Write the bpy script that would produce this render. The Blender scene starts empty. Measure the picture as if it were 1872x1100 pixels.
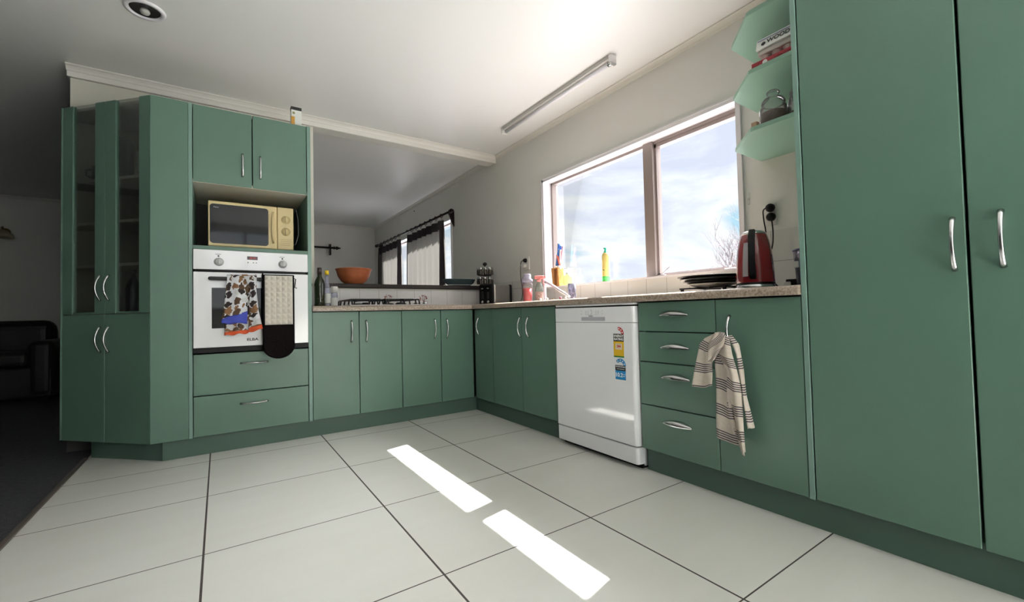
import bpy, bmesh, math, random
from mathutils import Vector, Matrix, noise
random.seed(7)
PI = math.pi
sc = bpy.context.scene
COL = sc.collection

# ------------------------------------------------------------------ camera
CX, CY, CZ, YAW, PIT, ROL, FPX = -1.669, -3.0222, .763, .5944, .028, -.0233, 791.5
_fw = Vector((math.sin(YAW)*math.cos(PIT), math.cos(YAW)*math.cos(PIT), math.sin(PIT)))
_r = Vector((math.cos(YAW), -math.sin(YAW), 0)); _u = _r.cross(_fw)
_r2 = _r*math.cos(ROL)+_u*math.sin(ROL); _u2 = -_r*math.sin(ROL)+_u*math.cos(ROL)
cd = bpy.data.cameras.new('camera'); cam = bpy.data.objects.new('camera', cd); COL.objects.link(cam)
cam.matrix_world = Matrix(((_r2.x, _u2.x, -_fw.x, CX), (_r2.y, _u2.y, -_fw.y, CY), (_r2.z, _u2.z, -_fw.z, CZ), (0, 0, 0, 1)))
cd.sensor_fit = 'HORIZONTAL'; cd.sensor_width = 36; cd.lens = FPX/1872*36; cd.clip_start = .02; cd.clip_end = 500
sc.camera = cam

def at(u, v, axis, c):
    """world point seen at photo pixel (u, v) on the plane axis = c"""
    d = _fw*FPX+_r2*(u-936)+_u2*(550-v); i = 'xyz'.index(axis); o = Vector((CX, CY, CZ))
    return o+d*((c-o[i])/d[i])

# ------------------------------------------------------------------ world, sun, exposure
sc.view_settings.view_transform = 'Standard'; sc.view_settings.look = 'None'
sc.view_settings.gamma = 1; sc.view_settings.use_curve_mapping = False
sc.view_settings.exposure = 0.0
SUN = Vector((1, .234, 1.135)).normalized()
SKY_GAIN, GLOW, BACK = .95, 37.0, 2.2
def build_world():
    w = bpy.data.worlds.new('sky'); sc.world = w; w.use_nodes = True
    n = w.node_tree.nodes; l = w.node_tree.links; n.clear()
    out = n.new('ShaderNodeOutputWorld'); bg = n.new('ShaderNodeBackground'); l.new(bg.outputs[0], out.inputs[0])
    tc = n.new('ShaderNodeTexCoord')
    mp = n.new('ShaderNodeMapping'); mp.inputs['Scale'].default_value = (1.0, 1.0, 2.6); l.new(tc.outputs['Generated'], mp.inputs[0])
    mp.inputs['Location'].default_value = (.35, .1, .22)
    nz = n.new('ShaderNodeTexNoise'); nz.inputs['Scale'].default_value = 3.1; nz.inputs['Detail'].default_value = 7; nz.inputs['Roughness'].default_value = .56
    nz.inputs['Distortion'].default_value = .35
    l.new(mp.outputs[0], nz.inputs['Vector'])
    cr = n.new('ShaderNodeValToRGB'); l.new(nz.outputs['Fac'], cr.inputs[0])
    e = cr.color_ramp.elements
    e[0].position = .38; e[0].color = (.55, .86, 1.04, 1)
    e[1].position = .44; e[1].color = (.90, 1.01, 1.10, 1)
    for p, c in ((.49, (1.14, 1.18, 1.18)), (.545, (1.04, 1.10, 1.14)), (.60, (.92, .99, 1.12)), (.68, (.80, .87, 1.05))):
        q = e.new(p); q.color = (*c, 1)
    def dotn(vec):
        d = n.new('ShaderNodeVectorMath'); d.operation = 'DOT_PRODUCT'; d.inputs[1].default_value = vec
        l.new(tc.outputs['Generated'], d.inputs[0]); return d.outputs['Value']
    def rng(sock, a, b, c, d):
        m = n.new('ShaderNodeMapRange'); m.interpolation_type = 'SMOOTHSTEP'; m.inputs[1].default_value = a; m.inputs[2].default_value = b
        m.inputs[3].default_value = c; m.inputs[4].default_value = d; l.new(sock, m.inputs[0]); return m.outputs[0]
    glow = rng(dotn(SUN), .87, .99, 0, GLOW)          # sky around the sun, boosted to help light the room
    back = rng(dotn(Vector((-.1, -1, .1)).normalized()), .1, .8, 0, BACK)   # unseen sky behind the camera, brightened as added fill
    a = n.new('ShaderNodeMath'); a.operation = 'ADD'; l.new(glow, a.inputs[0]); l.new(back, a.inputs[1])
    v1 = n.new('ShaderNodeVectorMath'); v1.operation = 'SCALE'; l.new(cr.outputs[0], v1.inputs[0]); v1.inputs['Scale'].default_value = SKY_GAIN
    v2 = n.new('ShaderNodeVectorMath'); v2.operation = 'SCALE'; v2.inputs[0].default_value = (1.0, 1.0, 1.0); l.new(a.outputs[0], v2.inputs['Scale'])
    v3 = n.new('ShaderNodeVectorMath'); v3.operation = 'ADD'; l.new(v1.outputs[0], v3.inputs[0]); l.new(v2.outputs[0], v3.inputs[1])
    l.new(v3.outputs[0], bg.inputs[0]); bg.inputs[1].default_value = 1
build_world()
sl = bpy.data.lights.new('sun', 'SUN'); sl.energy = 74; sl.angle = .009; sl.color = (1, .99, 1.0)
so = bpy.data.objects.new('sun', sl); COL.objects.link(so); so.rotation_euler = (-SUN).to_track_quat('-Z', 'Y').to_euler(); so.location = (8, 2, 9)
def portal(name, loc, direction, w, h):
    a = bpy.data.lights.new(name, 'AREA'); a.shape = 'RECTANGLE'; a.size = w; a.size_y = h
    a.cycles.is_portal = True
    o = bpy.data.objects.new(name, a); COL.objects.link(o); o.location = loc
    o.rotation_euler = Vector(direction).to_track_quat('-Z', 'Z').to_euler()
portal('sky_portal_kitchen', (.80, -.985, 1.42), (-1, 0, 0), 1.75, .98)
portal('sky_portal_dining', (.80, 2.75, 1.2), (-1, 0, 0), 2.7, 1.5)
portal('sky_portal_added_right', (.80, -4.37, 1.1), (-1, 0, 0), 1.8, 2.15)  # portal for the added window past the pantry
portal('sky_portal_front', (-1.3, -5.46, 1.5), (0, 1, 0), 1.1, 1.25)

# ------------------------------------------------------------------ materials
MATS = {}
def mat(name, col, rough=.5, metal=0, spec=.5, noise_amt=0, nscale=8, bump=0, bscale=60, coat=0, trans=0, sub=None):
    if name in MATS: return MATS[name]
    m = bpy.data.materials.new(name); m.use_nodes = True; MATS[name] = m
    n = m.node_tree.nodes; l = m.node_tree.links; b = n['Principled BSDF']
    b.inputs['Base Color'].default_value = (*col, 1); b.inputs['Roughness'].default_value = rough; b.inputs['Metallic'].default_value = metal
    b.inputs['Specular IOR Level'].default_value = spec; b.inputs['Coat Weight'].default_value = coat; b.inputs['Transmission Weight'].default_value = trans
    g = n.new('ShaderNodeNewGeometry')
    if noise_amt:
        t = n.new('ShaderNodeTexNoise'); t.inputs['Scale'].default_value = nscale; t.inputs['Detail'].default_value = 5; l.new(g.outputs['Position'], t.inputs['Vector'])
        mr = n.new('ShaderNodeMapRange'); mr.inputs[1].default_value = .3; mr.inputs[2].default_value = .7
        mr.inputs[3].default_value = 1-noise_amt; mr.inputs[4].default_value = 1+noise_amt; l.new(t.outputs['Fac'], mr.inputs[0])
        mx = n.new('ShaderNodeVectorMath'); mx.operation = 'SCALE'; mx.inputs[0].default_value = col; l.new(mr.outputs[0], mx.inputs['Scale'])
        l.new(mx.outputs[0], b.inputs['Base Color'])
    if bump:
        t = n.new('ShaderNodeTexNoise'); t.inputs['Scale'].default_value = bscale; t.inputs['Detail'].default_value = 3; l.new(g.outputs['Position'], t.inputs['Vector'])
        bp = n.new('ShaderNodeBump'); bp.inputs['Strength'].default_value = bump; bp.inputs['Distance'].default_value = .01
        l.new(t.outputs['Fac'], bp.inputs['Height']); l.new(bp.outputs[0], b.inputs['Normal'])
    return m
def nodes(m): return m.node_tree.nodes, m.node_tree.links, m.node_tree.nodes['Principled BSDF']

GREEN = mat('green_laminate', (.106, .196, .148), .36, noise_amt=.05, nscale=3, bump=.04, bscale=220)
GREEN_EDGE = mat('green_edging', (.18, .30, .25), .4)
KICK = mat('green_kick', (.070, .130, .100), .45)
SHELFG = mat('green_shelf', (.25, .42, .32), .45)
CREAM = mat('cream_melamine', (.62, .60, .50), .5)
WALL = mat('wall_paint', (.75, .75, .705), .55, bump=.03, bscale=90, noise_amt=.03, nscale=2)
CEIL = mat('ceiling_paint', (.84, .85, .83), .35, bump=.02, bscale=25)
TRIM = mat('cream_trim', (.74, .73, .67), .45)
WINW = mat('white_window_paint', (.78, .77, .79), .4)
ALU = mat('bronze_aluminium', (.34, .28, .26), .4, metal=.4)
WHITE = mat('white_enamel', (.88, .88, .90), .10, coat=.6)
PLW = mat('white_plastic', (.74, .74, .70), .35)
BLACK = mat('black_plastic', (.007, .007, .008), .42, spec=.2)
BLKG = mat('black_glass', (.005, .005, .006), .05, spec=.28)
CHROME = mat('satin_chrome', (.62, .62, .62), .22, metal=1)
STEEL = mat('brushed_steel', (.50, .49, .48), .32, metal=1, bump=.05, bscale=150)
IRON = mat('cast_iron', (.018, .018, .02), .5)
DARKW = mat('dark_wood', (.016, .009, .008), .38, spec=.3, noise_amt=.3, nscale=14)
SEAM = mat('dark_gap', (.01, .012, .01), .8)
CREAMY = mat('cream_yellow_plastic', (.72, .58, .30), .35)
TERRA = mat('terracotta', (.42, .12, .045), .45, noise_amt=.12, nscale=20)
SLATE = mat('slate_glaze', (.055, .085, .095), .25)
RED = mat('red_enamel', (.20, .006, .010), .15, coat=.8)
REDP = mat('red_plastic', (.62, .05, .05), .4)
PINKR = mat('pink_red_drink', (.75, .06, .07), .4)
OLIVE = mat('olive_bottle_glass', (.02, .025, .008), .1, coat=.4)
LABELW = mat('paper_label', (.70, .72, .68), .6)
YEL = mat('yellow_plastic', (.85, .60, .02), .4)
LEMON = mat('lemon_plastic', (.62, .50, .16), .35, trans=.0)
LIME = mat('lime_green_plastic', (.10, .55, .12), .4)
TEAL = mat('teal_plastic', (.02, .45, .28), .4)
WOOD = mat('bamboo', (.60, .30, .10), .45, noise_amt=.15, nscale=30)
BLUEK = mat('blue_handle', (.05, .16, .45), .35)
CORAL = mat('coral_handle', (.75, .18, .12), .4)
BROWNP = mat('brown_grounds', (.16, .075, .05), .8, noise_amt=.3, nscale=120)
CARD = mat('egg_carton_pulp', (.66, .60, .56), .85, bump=.2, bscale=120)
CARDRED = mat('red_card', (.45, .03, .05), .5)
INKK = mat('black_ink', (.02, .02, .02), .5)
INKW = mat('white_ink', (.85, .85, .82), .5)
GREYI = mat('grey_ink', (.28, .28, .30), .5)
GREYP = mat('grey_panel', (.42, .42, .46), .35)
CLOTHB = mat('black_cloth', (.006, .004, .0045), .9, spec=.1, bump=.3, bscale=200)
SOFA = mat('black_leather', (.008, .008, .009), .45, bump=.1, bscale=60)
BRASS = mat('dull_brass', (.35, .24, .10), .4, metal=.8)
TWIG = mat('pale_bark', (.13, .11, .12), .9)
SHRUB = mat('pale_shrub', (.09, .095, .09), .9)
CARPET = mat('charcoal_carpet', (.045, .045, .052), .95, noise_amt=.35, nscale=60, bump=.8, bscale=300)
GRASS = mat('pale_paving', (.17, .17, .18), .9, noise_amt=.15, nscale=2)
ENR = mat('sticker_red', (.60, .02, .02), .4); ENY = mat('sticker_yellow', (.80, .50, .02), .4); ENG = mat('sticker_green', (.03, .25, .05), .4); ENB = mat('sticker_blue', (.01, .26, .60), .4)

def glass(name, tint=(1, 1, 1), refl=1.0, haze=0, hcol=(.9, .9, .9)):
    if name in MATS: return MATS[name]
    m = bpy.data.materials.new(name); m.use_nodes = True; MATS[name] = m
    n = m.node_tree.nodes; l = m.node_tree.links; n.clear()
    o = n.new('ShaderNodeOutputMaterial'); t = n.new('ShaderNodeBsdfTransparent'); t.inputs[0].default_value = (*tint, 1)
    g = n.new('ShaderNodeBsdfGlossy'); g.inputs['Roughness'].default_value = .03
    f = n.new('ShaderNodeLayerWeight'); f.inputs[0].default_value = .25
    mu = n.new('ShaderNodeMath'); mu.operation = 'MULTIPLY'; mu.inputs[1].default_value = refl; l.new(f.outputs['Fresnel'], mu.inputs[0])
    x = n.new('ShaderNodeMixShader'); l.new(mu.outputs[0], x.inputs[0]); l.new(t.outputs[0], x.inputs[1]); l.new(g.outputs[0], x.inputs[2])
    if haze:
        d = n.new('ShaderNodeBsdfDiffuse'); d.inputs[0].default_value = (*hcol, 1)
        y = n.new('ShaderNodeMixShader'); y.inputs[0].default_value = haze; l.new(x.outputs[0], y.inputs[1]); l.new(d.outputs[0], y.inputs[2]); x = y
    l.new(x.outputs[0], o.inputs[0]); return m
PANE = glass('window_glass', refl=.35)
CABG = glass('cabinet_glass', (.9, .92, .9), .6)
CLEAR = glass('clear_glass', (.93, .95, .96), 1.3, .08)
CLEARP = glass('clear_plastic', (.80, .80, .88), 1.0, .25, (.75, .75, .9))
SOAPG = glass('soap_liquid', (.92, .94, .70), .8, .30, (.62, .68, .32))

def position_math(m):
    n, l, b = nodes(m)
    g = n.new('ShaderNodeNewGeometry'); s = n.new('ShaderNodeSeparateXYZ'); l.new(g.outputs['Position'], s.inputs[0])
    def M(op, a, c=None):
        q = n.new('ShaderNodeMath'); q.operation = op
        for i, v in enumerate((a, c)):
            if v is None: continue
            if isinstance(v, (int, float)): q.inputs[i].default_value = v
            else: l.new(v, q.inputs[i])
        return q.outputs[0]
    return n, l, b, g, s, M
def line_mask(M, v, off, sp, half):
    """1 on lines at off + k*sp"""
    q = M('DIVIDE', M('SUBTRACT', v, off), sp); fr = M('ABSOLUTE', M('SUBTRACT', q, M('ROUND', q)))
    return M('LESS_THAN', fr, half/sp)
def mixcol(n, l, fac, a, b):
    x = n.new('ShaderNodeMix'); x.data_type = 'RGBA'; l.new(fac, x.inputs[0])
    for i, v in ((6, a), (7, b)):
        if isinstance(v, tuple): x.inputs[i].default_value = (*v, 1)
        else: l.new(v, x.inputs[i])
    return x.outputs[2]
def tile_floor():
    m = mat('floor_tile', (.6, .6, .55), .22); n, l, b, g, s, M = position_math(m)
    X, Y = s.outputs[0], s.outputs[1]
    k = M('MAXIMUM', line_mask(M, X, -1.7154, .591, .0032), line_mask(M, Y, -.697, .5655, .0022))
    thin = M('MULTIPLY', M('LESS_THAN', X, -1.7154), M('LESS_THAN', M('ABSOLUTE', M('SUBTRACT', Y, -.415)), .0015))
    k = M('MAXIMUM', k, thin)
    mp = n.new('ShaderNodeMapping'); mp.inputs['Scale'].default_value = (.8, 5, 1); l.new(g.outputs['Position'], mp.inputs[0])
    t = n.new('ShaderNodeTexNoise'); t.inputs['Scale'].default_value = 2.2; t.inputs['Detail'].default_value = 6; l.new(mp.outputs[0], t.inputs['Vector'])
    t2 = n.new('ShaderNodeTexNoise'); t2.inputs['Scale'].default_value = 3.0; t2.inputs['Detail'].default_value = 4; l.new(g.outputs['Position'], t2.inputs['Vector'])
    base = mixcol(n, l, t.outputs['Fac'], (.59, .59, .55), (.71, .715, .68))
    base = mixcol(n, l, t2.outputs['Fac'], base, (.62, .61, .56))
    l.new(mixcol(n, l, k, base, (.06, .05, .045)), b.inputs['Base Color'])
    bp = n.new('ShaderNodeBump'); bp.inputs['Strength'].default_value = .5; bp.inputs['Distance'].default_value = .002
    l.new(M('SUBTRACT', 1.0, k), bp.inputs['Height']); l.new(bp.outputs[0], b.inputs['Normal'])
    l.new(M('ADD', M('MULTIPLY', k, .4), .36), b.inputs['Roughness']); b.inputs['Specular IOR Level'].default_value = .4
    return m
FLOORM = tile_floor()
def wall_tile(name, axis, off, sp, zoff, zsp, col):
    m = mat(name, col, .2); n, l, b, g, s, M = position_math(m)
    k = M('MAXIMUM', line_mask(M, s.outputs['XY'.index(axis)], off, sp, .0014), line_mask(M, s.outputs[2], zoff, zsp, .0014))
    l.new(mixcol(n, l, k, col, (.33, .32, .30)), b.inputs['Base Color']); return m
TILE_L = wall_tile('splash_tile_hob', 'X', -.876, .156, .994, .156, (.62, .61, .60))
TILE_R = wall_tile('splash_tile_window', 'Y', -.581, .154, .99, .156, (.70, .70, .66))
def counter_mat():
    m = mat('speckled_worktop', (.30, .23, .18), .30); n, l, b, g, s, M = position_math(m)
    t = n.new('ShaderNodeTexNoise'); t.inputs['Scale'].default_value = 130; t.inputs['Detail'].default_value = 4; l.new(g.outputs['Position'], t.inputs['Vector'])
    cr = n.new('ShaderNodeValToRGB'); l.new(t.outputs['Fac'], cr.inputs[0])
    cr.color_ramp.elements[0].position = .35; cr.color_ramp.elements[0].color = (.22, .165, .125, 1)
    cr.color_ramp.elements[1].position = .62; cr.color_ramp.elements[1].color = (.44, .36, .29, 1)
    l.new(cr.outputs[0], b.inputs['Base Color']); return m
COUNTER = counter_mat()
def uvmat(name, fn, rough=.9, trans=0):
    m = mat(name, (.6, .55, .5), rough); n, l, b = nodes(m)
    uv = n.new('ShaderNodeUVMap'); s = n.new('ShaderNodeSeparateXYZ'); l.new(uv.outputs[0], s.inputs[0])
    def M(op, a, c=None):
        q = n.new('ShaderNodeMath'); q.operation = op
        for i, v in enumerate((a, c)):
            if v is None: continue
            if isinstance(v, (int, float)): q.inputs[i].default_value = v
            else: l.new(v, q.inputs[i])
        return q.outputs[0]
    fn(m, n, l, b, uv, s, M); return m
def stripes(m, n, l, b, uv, s, M):
    # groups of five fine dark lines every 0.098 m along the cloth
    v = M('FRACT', M('DIVIDE', s.outputs[1], .098)); ingrp = M('LESS_THAN', v, .46)
    ln = M('LESS_THAN', M('FRACT', M('MULTIPLY', v, 5/.46)), .50)
    k = M('MULTIPLY', ingrp, ln)
    t = n.new('ShaderNodeTexNoise'); t.inputs['Scale'].default_value = 90; l.new(uv.outputs[0], t.inputs['Vector'])
    base = mixcol(n, l, t.outputs['Fac'], (.52, .45, .38), (.66, .59, .51))
    l.new(mixcol(n, l, k, base, (.055, .05, .065)), b.inputs['Base Color'])
STRIPE = uvmat('striped_linen', stripes)
def animals(m, n, l, b, uv, s, M):
    v = n.new('ShaderNodeTexVoronoi'); v.inputs['Scale'].default_value = 25; v.inputs['Randomness'].default_value = .55
    mp = n.new('ShaderNodeMapping'); mp.inputs['Scale'].default_value = (1.25, .95, 1); l.new(uv.outputs[0], mp.inputs[0])
    t = n.new('ShaderNodeTexNoise'); t.inputs['Scale'].default_value = 45; t.inputs['Detail'].default_value = 4; l.new(uv.outputs[0], t.inputs['Vector'])
    ad = n.new('ShaderNodeVectorMath'); ad.operation = 'MULTIPLY_ADD'; l.new(t.outputs['Color'], ad.inputs[0]); ad.inputs[1].default_value = (.045, .045, 0); l.new(mp.outputs[0], ad.inputs[2])
    l.new(ad.outputs[0], v.inputs['Vector'])
    k = M('LESS_THAN', v.outputs['Distance'], .56)
    cr = n.new('ShaderNodeValToRGB'); cr.color_ramp.interpolation = 'CONSTANT'
    sp = n.new('ShaderNodeSeparateColor'); l.new(v.outputs['Color'], sp.inputs[0]); l.new(sp.outputs[0], cr.inputs[0])
    cr.color_ramp.elements[0].color = (.03, .02, .02, 1); cr.color_ramp.elements[1].position = .35; cr.color_ramp.elements[1].color = (.25, .13, .06, 1)
    q = cr.color_ramp.elements.new(.65); q.color = (.10, .055, .03, 1); q = cr.color_ramp.elements.new(.86); q.color = (.62, .62, .62, 1)
    l.new(mixcol(n, l, k, (.72, .73, .76), cr.outputs[0]), b.inputs['Base Color'])
ANIMAL = uvmat('animal_print_cotton', animals)
BLUEH = mat('blue_hem', (.06, .08, .45), .8); ORANGEH = mat('orange_hem', (.70, .10, .03), .8)
QUILT = mat('quilted_cream', (.66, .62, .54), .85)
def curtain_mat():
    m = bpy.data.materials.new('curtain_cloth'); m.use_nodes = True
    n = m.node_tree.nodes; l = m.node_tree.links; n.clear()
    o = n.new('ShaderNodeOutputMaterial'); d = n.new('ShaderNodeBsdfDiffuse'); t = n.new('ShaderNodeBsdfTranslucent'); x = n.new('ShaderNodeMixShader')
    d.inputs[0].default_value = (.17, .165, .155, 1); t.inputs[0].default_value = (.10, .095, .085, 1); x.inputs[0].default_value = .35
    l.new(d.outputs[0], x.inputs[1]); l.new(t.outputs[0], x.inputs[2]); l.new(x.outputs[0], o.inputs[0]); return m
CURT = curtain_mat()
CURTD = mat('dark_curtain_edge', (.035, .028, .032), .9)

# ------------------------------------------------------------------ mesh helpers
class MB:
    def __init__(s): s.bm = bmesh.new(); s.uv = None
    def box(s, a, b, bev=0, seg=2):
        x0, y0, z0 = (min(a[i], b[i]) for i in range(3)); x1, y1, z1 = (max(a[i], b[i]) for i in range(3))
        t = bmesh.new(); bmesh.ops.create_cube(t, size=1)
        for v in t.verts: v.co = Vector((x0+(v.co.x+.5)*(x1-x0), y0+(v.co.y+.5)*(y1-y0), z0+(v.co.z+.5)*(z1-z0)))
        if bev: bmesh.ops.bevel(t, geom=t.edges[:], offset=min(bev, .49*min(x1-x0, y1-y0, z1-z0)), segments=seg, affect='EDGES', profile=.5)
        return s.merge(t)
    def merge(s, t, M=None):
        if M is not None: t.transform(M)
        vm = [s.bm.verts.new(v.co) for v in t.verts]; t.verts.index_update()
        for f in t.faces:
            try:
                nf = s.bm.faces.new([vm[v.index] for v in f.verts]); nf.smooth = f.smooth
            except ValueError: pass
        t.free(); return s
    def obox(s, size, M, bev=0, seg=2):
        t = bmesh.new(); bmesh.ops.create_cube(t, size=1)
        for v in t.verts: v.co = Vector((v.co.x*size[0], v.co.y*size[1], v.co.z*size[2]))
        if bev: bmesh.ops.bevel(t, geom=t.edges[:], offset=min(bev, .49*min(size)), segments=seg, affect='EDGES', profile=.5)
        return s.merge(t, M)
    def prism(s, poly, z0, z1, axis='z', bev=0):
        """polygon extruded along an axis; poly pairs are the two other axes in order"""
        t = bmesh.new()
        def P(a, b, c): return {'z': (a, b, c), 'y': (a, c, b), 'x': (c, a, b)}[axis]
        lo = [t.verts.new(P(a, b, z0)) for a, b in poly]; hi = [t.verts.new(P(a, b, z1)) for a, b in poly]
        t.faces.new(lo[::-1]); t.faces.new(hi); k = len(poly)
        for i in range(k): t.faces.new([lo[i], lo[(i+1) % k], hi[(i+1) % k], hi[i]])
        bmesh.ops.recalc_face_normals(t, faces=t.faces[:])
        if bev: bmesh.ops.bevel(t, geom=t.edges[:], offset=bev, segments=2, affect='EDGES', profile=.5)
        return s.merge(t)
    def lathe(s, prof, c=(0, 0, 0), seg=32, sx=1, sy=1, M=None, cap=True, smooth=True):
        t = bmesh.new(); rings = []
        for r, z in prof:
            if r < 1e-5: rings.append([t.verts.new((0, 0, z))])
            else: rings.append([t.verts.new((r*sx*math.cos(2*PI*i/seg), r*sy*math.sin(2*PI*i/seg), z)) for i in range(seg)])
        for a, b in zip(rings, rings[1:]):
            for i in range(seg):
                j = (i+1) % seg
                if len(a) == 1 and len(b) == 1: continue
                if len(a) == 1: f = t.faces.new([a[0], b[j], b[i]])
                elif len(b) == 1: f = t.faces.new([a[i], a[j], b[0]])
                else: f = t.faces.new([a[i], a[j], b[j], b[i]])
                f.smooth = smooth
        if cap:
            for q, rv in ((rings[0], True), (rings[-1], False)):
                if len(q) > 1: t.faces.new(q[::-1] if rv else q)
        bmesh.ops.recalc_face_normals(t, faces=t.faces[:])
        return s.merge(t, M if M is not None else Matrix.Translation(c))
    def tube(s, pts, r, seg=8, caps=True, rz=None):
        pts = [Vector(p) for p in pts]; rs = r if isinstance(r, (list, tuple)) else [r]*len(pts)
        t = bmesh.new(); rings = []; up = None
        for i, p in enumerate(pts):
            d = (pts[min(i+1, len(pts)-1)]-pts[max(i-1, 0)]).normalized()
            if up is None: up = d.orthogonal().normalized()
            up = (up-d*up.dot(d)); up = up.normalized() if up.length > 1e-6 else d.orthogonal().normalized()
            sd = d.cross(up)
            rings.append([t.verts.new(p+(up*math.cos(2*PI*k/seg)+sd*math.sin(2*PI*k/seg))*rs[i]) for k in range(seg)])
        for a, b in zip(rings, rings[1:]):
            for i in range(seg):
                f = t.faces.new([a[i], a[(i+1) % seg], b[(i+1) % seg], b[i]]); f.smooth = True
        if caps: t.faces.new(rings[0][::-1]); t.faces.new(rings[-1])
        bmesh.ops.recalc_face_normals(t, faces=t.faces[:])
        return s.merge(t)
    def grid(s, fn, nu, nv, uvfn=None, smooth=True):
        if s.uv is None: s.uv = s.bm.loops.layers.uv.new('UVMap')
        vs = [[s.bm.verts.new(fn(i/nu, j/nv)) for i in range(nu+1)] for j in range(nv+1)]
        for j in range(nv):
            for i in range(nu):
                f = s.bm.faces.new([vs[j][i], vs[j][i+1], vs[j+1][i+1], vs[j+1][i]]); f.smooth = smooth
                for lp, (a, b) in zip(f.loops, ((i, j), (i+1, j), (i+1, j+1), (i, j+1))):
                    lp[s.uv].uv = uvfn(a/nu, b/nv) if uvfn else (a/nu, b/nv)
        return s
    def build(s, name, m, parent=None, solid=0, sub=0, offset=-1):
        me = bpy.data.meshes.new(name); s.bm.to_mesh(me); s.bm.free(); me.materials.append(m)
        o = bpy.data.objects.new(name, me); COL.objects.link(o)
        if parent is not None: attach(o, parent)
        if solid:
            q = o.modifiers.new('solid', 'SOLIDIFY'); q.thickness = solid; q.offset = 0
        if sub:
            q = o.modifiers.new('sub', 'SUBSURF'); q.levels = sub; q.render_levels = sub
        return o
def root_of(o):
    while o.parent: o = o.parent
    return o
def attach(o, parent):
    r = root_of(parent); inv = (Matrix.Translation(r.location) @ r.rotation_euler.to_matrix().to_4x4()).inverted()
    o.data.transform(inv); o.parent = parent
def thing(name, label, cat, loc=(0, 0, 0), group=None):
    o = bpy.data.objects.new(name, None); o.empty_display_size = .05; COL.objects.link(o); o.location = loc
    o['label'] = label; o['category'] = cat
    if group: o['group'] = group
    return o
def tag(o, label, cat, group=None, kind=None):
    o['label'] = label; o['category'] = cat
    if group: o['group'] = group
    if kind: o['kind'] = kind
    return o
def struct(name, mb, m, parent=None):
    o = mb.build(name, m, parent)
    if parent is None: o['kind'] = 'structure'
    return o
def text(name, body, size, org, xd, yd, m, parent, bold=0, align='LEFT', ext=.0004, sx=1):
    cu = bpy.data.curves.new(name, 'FONT'); cu.body = body; cu.size = size; cu.extrude = ext; cu.align_x = align; cu.align_y = 'CENTER'; cu.offset = bold
    o = bpy.data.objects.new('tmp_text', cu); me = bpy.data.meshes.new_from_object(o)
    bpy.data.objects.remove(o); bpy.data.curves.remove(cu)
    X = Vector(xd).normalized(); Y = Vector(yd).normalized(); Z = X.cross(Y)
    me.transform(Matrix(((X.x*sx, Y.x, Z.x, org[0]), (X.y*sx, Y.y, Z.y, org[1]), (X.z*sx, Y.z, Z.z, org[2]), (0, 0, 0, 1))))
    me.name = name; me.materials.clear(); me.materials.append(m)
    ob = bpy.data.objects.new(name, me); COL.objects.link(ob); attach(ob, parent); return ob
def bow(parent, p0, p1, nrm, bulge=.028, r=.0052, side=None, sb=0, m=None, name='handle'):
    """bow handle from p0 to p1 standing off along nrm (side, sb: sideways bend)"""
    p0, p1, nrm = Vector(p0), Vector(p1), Vector(nrm).normalized(); pts = []; rs = []
    sd = Vector(side).normalized() if side else Vector((0, 0, 0))
    for i in range(15):
        t = i/14; k = math.sin(PI*t)**.75; pts.append(p0.lerp(p1, t)+nrm*(bulge*k)+sd*(sb*math.sin(PI*t))); rs.append(r*(1.25-.4*k))
    b = MB().tube(pts, rs, 10); return b.build(name, m or CHROME, parent)

# ================================================================== SETTING
ZK, ZT = .1064, .800          # bottom and top of base doors
H = 2.325; WX = .622; WY = .607; TOP = .838
FARY, LX, FRY = 4.675, -5.6, -5.3
struct('floor', MB().box((-2.29, FRY, -.08), (WX, WY, 0)), FLOORM)
struct('floor_carpet', MB().box((LX, FRY, -.08), (-2.29, FARY, .004)).box((-2.29, WY, -.08), (WX, FARY, .004)), CARPET)
struct('trim_1', MB().box((-2.305, FRY, 0), (-2.284, .36, .009), .003), mat('carpet_bar', (.10, .08, .07), .4))
struct('ceiling', MB().box((LX-.1, FRY-.1, H), (WX+.14, FARY+.1, H+.12)), CEIL)
T = .14
wr = MB()
KW = (-1.834, -.136, .962, 1.889); DW_ = (1.60, 4.05, .45, 1.915)
PW = (-5.22, -3.52, .06, 2.15)
ys = [FRY, PW[0], PW[1], KW[0], KW[1], DW_[0], DW_[1], FARY]
wr.box((WX, ys[0], 0), (WX+T, ys[1], H)).box((WX, ys[2], 0), (WX+T, ys[3], H)).box((WX, ys[4], 0), (WX+T, ys[5], H)).box((WX, ys[6], 0), (WX+T, ys[7], H))
for w in (KW, DW_, PW):
    wr.box((WX, w[0], 0), (WX+T, w[1], w[2])).box((WX, w[0], w[3]), (WX+T, w[1], H))
struct('wall_right', wr, WALL)
struct('wall_back', MB().box((LX-.1, FARY, 0), (WX+T, FARY+.12, H)), WALL)
struct('wall_left', MB().box((LX-.12, FRY, 0), (LX, FARY, H)), mat('light_cut_dark', (.10, .09, .08), .7))  # unseen wall coloured dark to cut bounce light on the angled cabinet
FW = (-1.85, -.75, .90, 2.26)
struct('wall_front', MB().box((LX-.1, FRY-.12, 0), (FW[0], FRY, H)).box((FW[1], FRY-.12, 0), (WX+T, FRY, H)).box((FW[0], FRY-.12, 0), (FW[1], FRY, FW[2])).box((FW[0], FRY-.12, FW[3]), (FW[1], FRY, H)), WALL)
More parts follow.
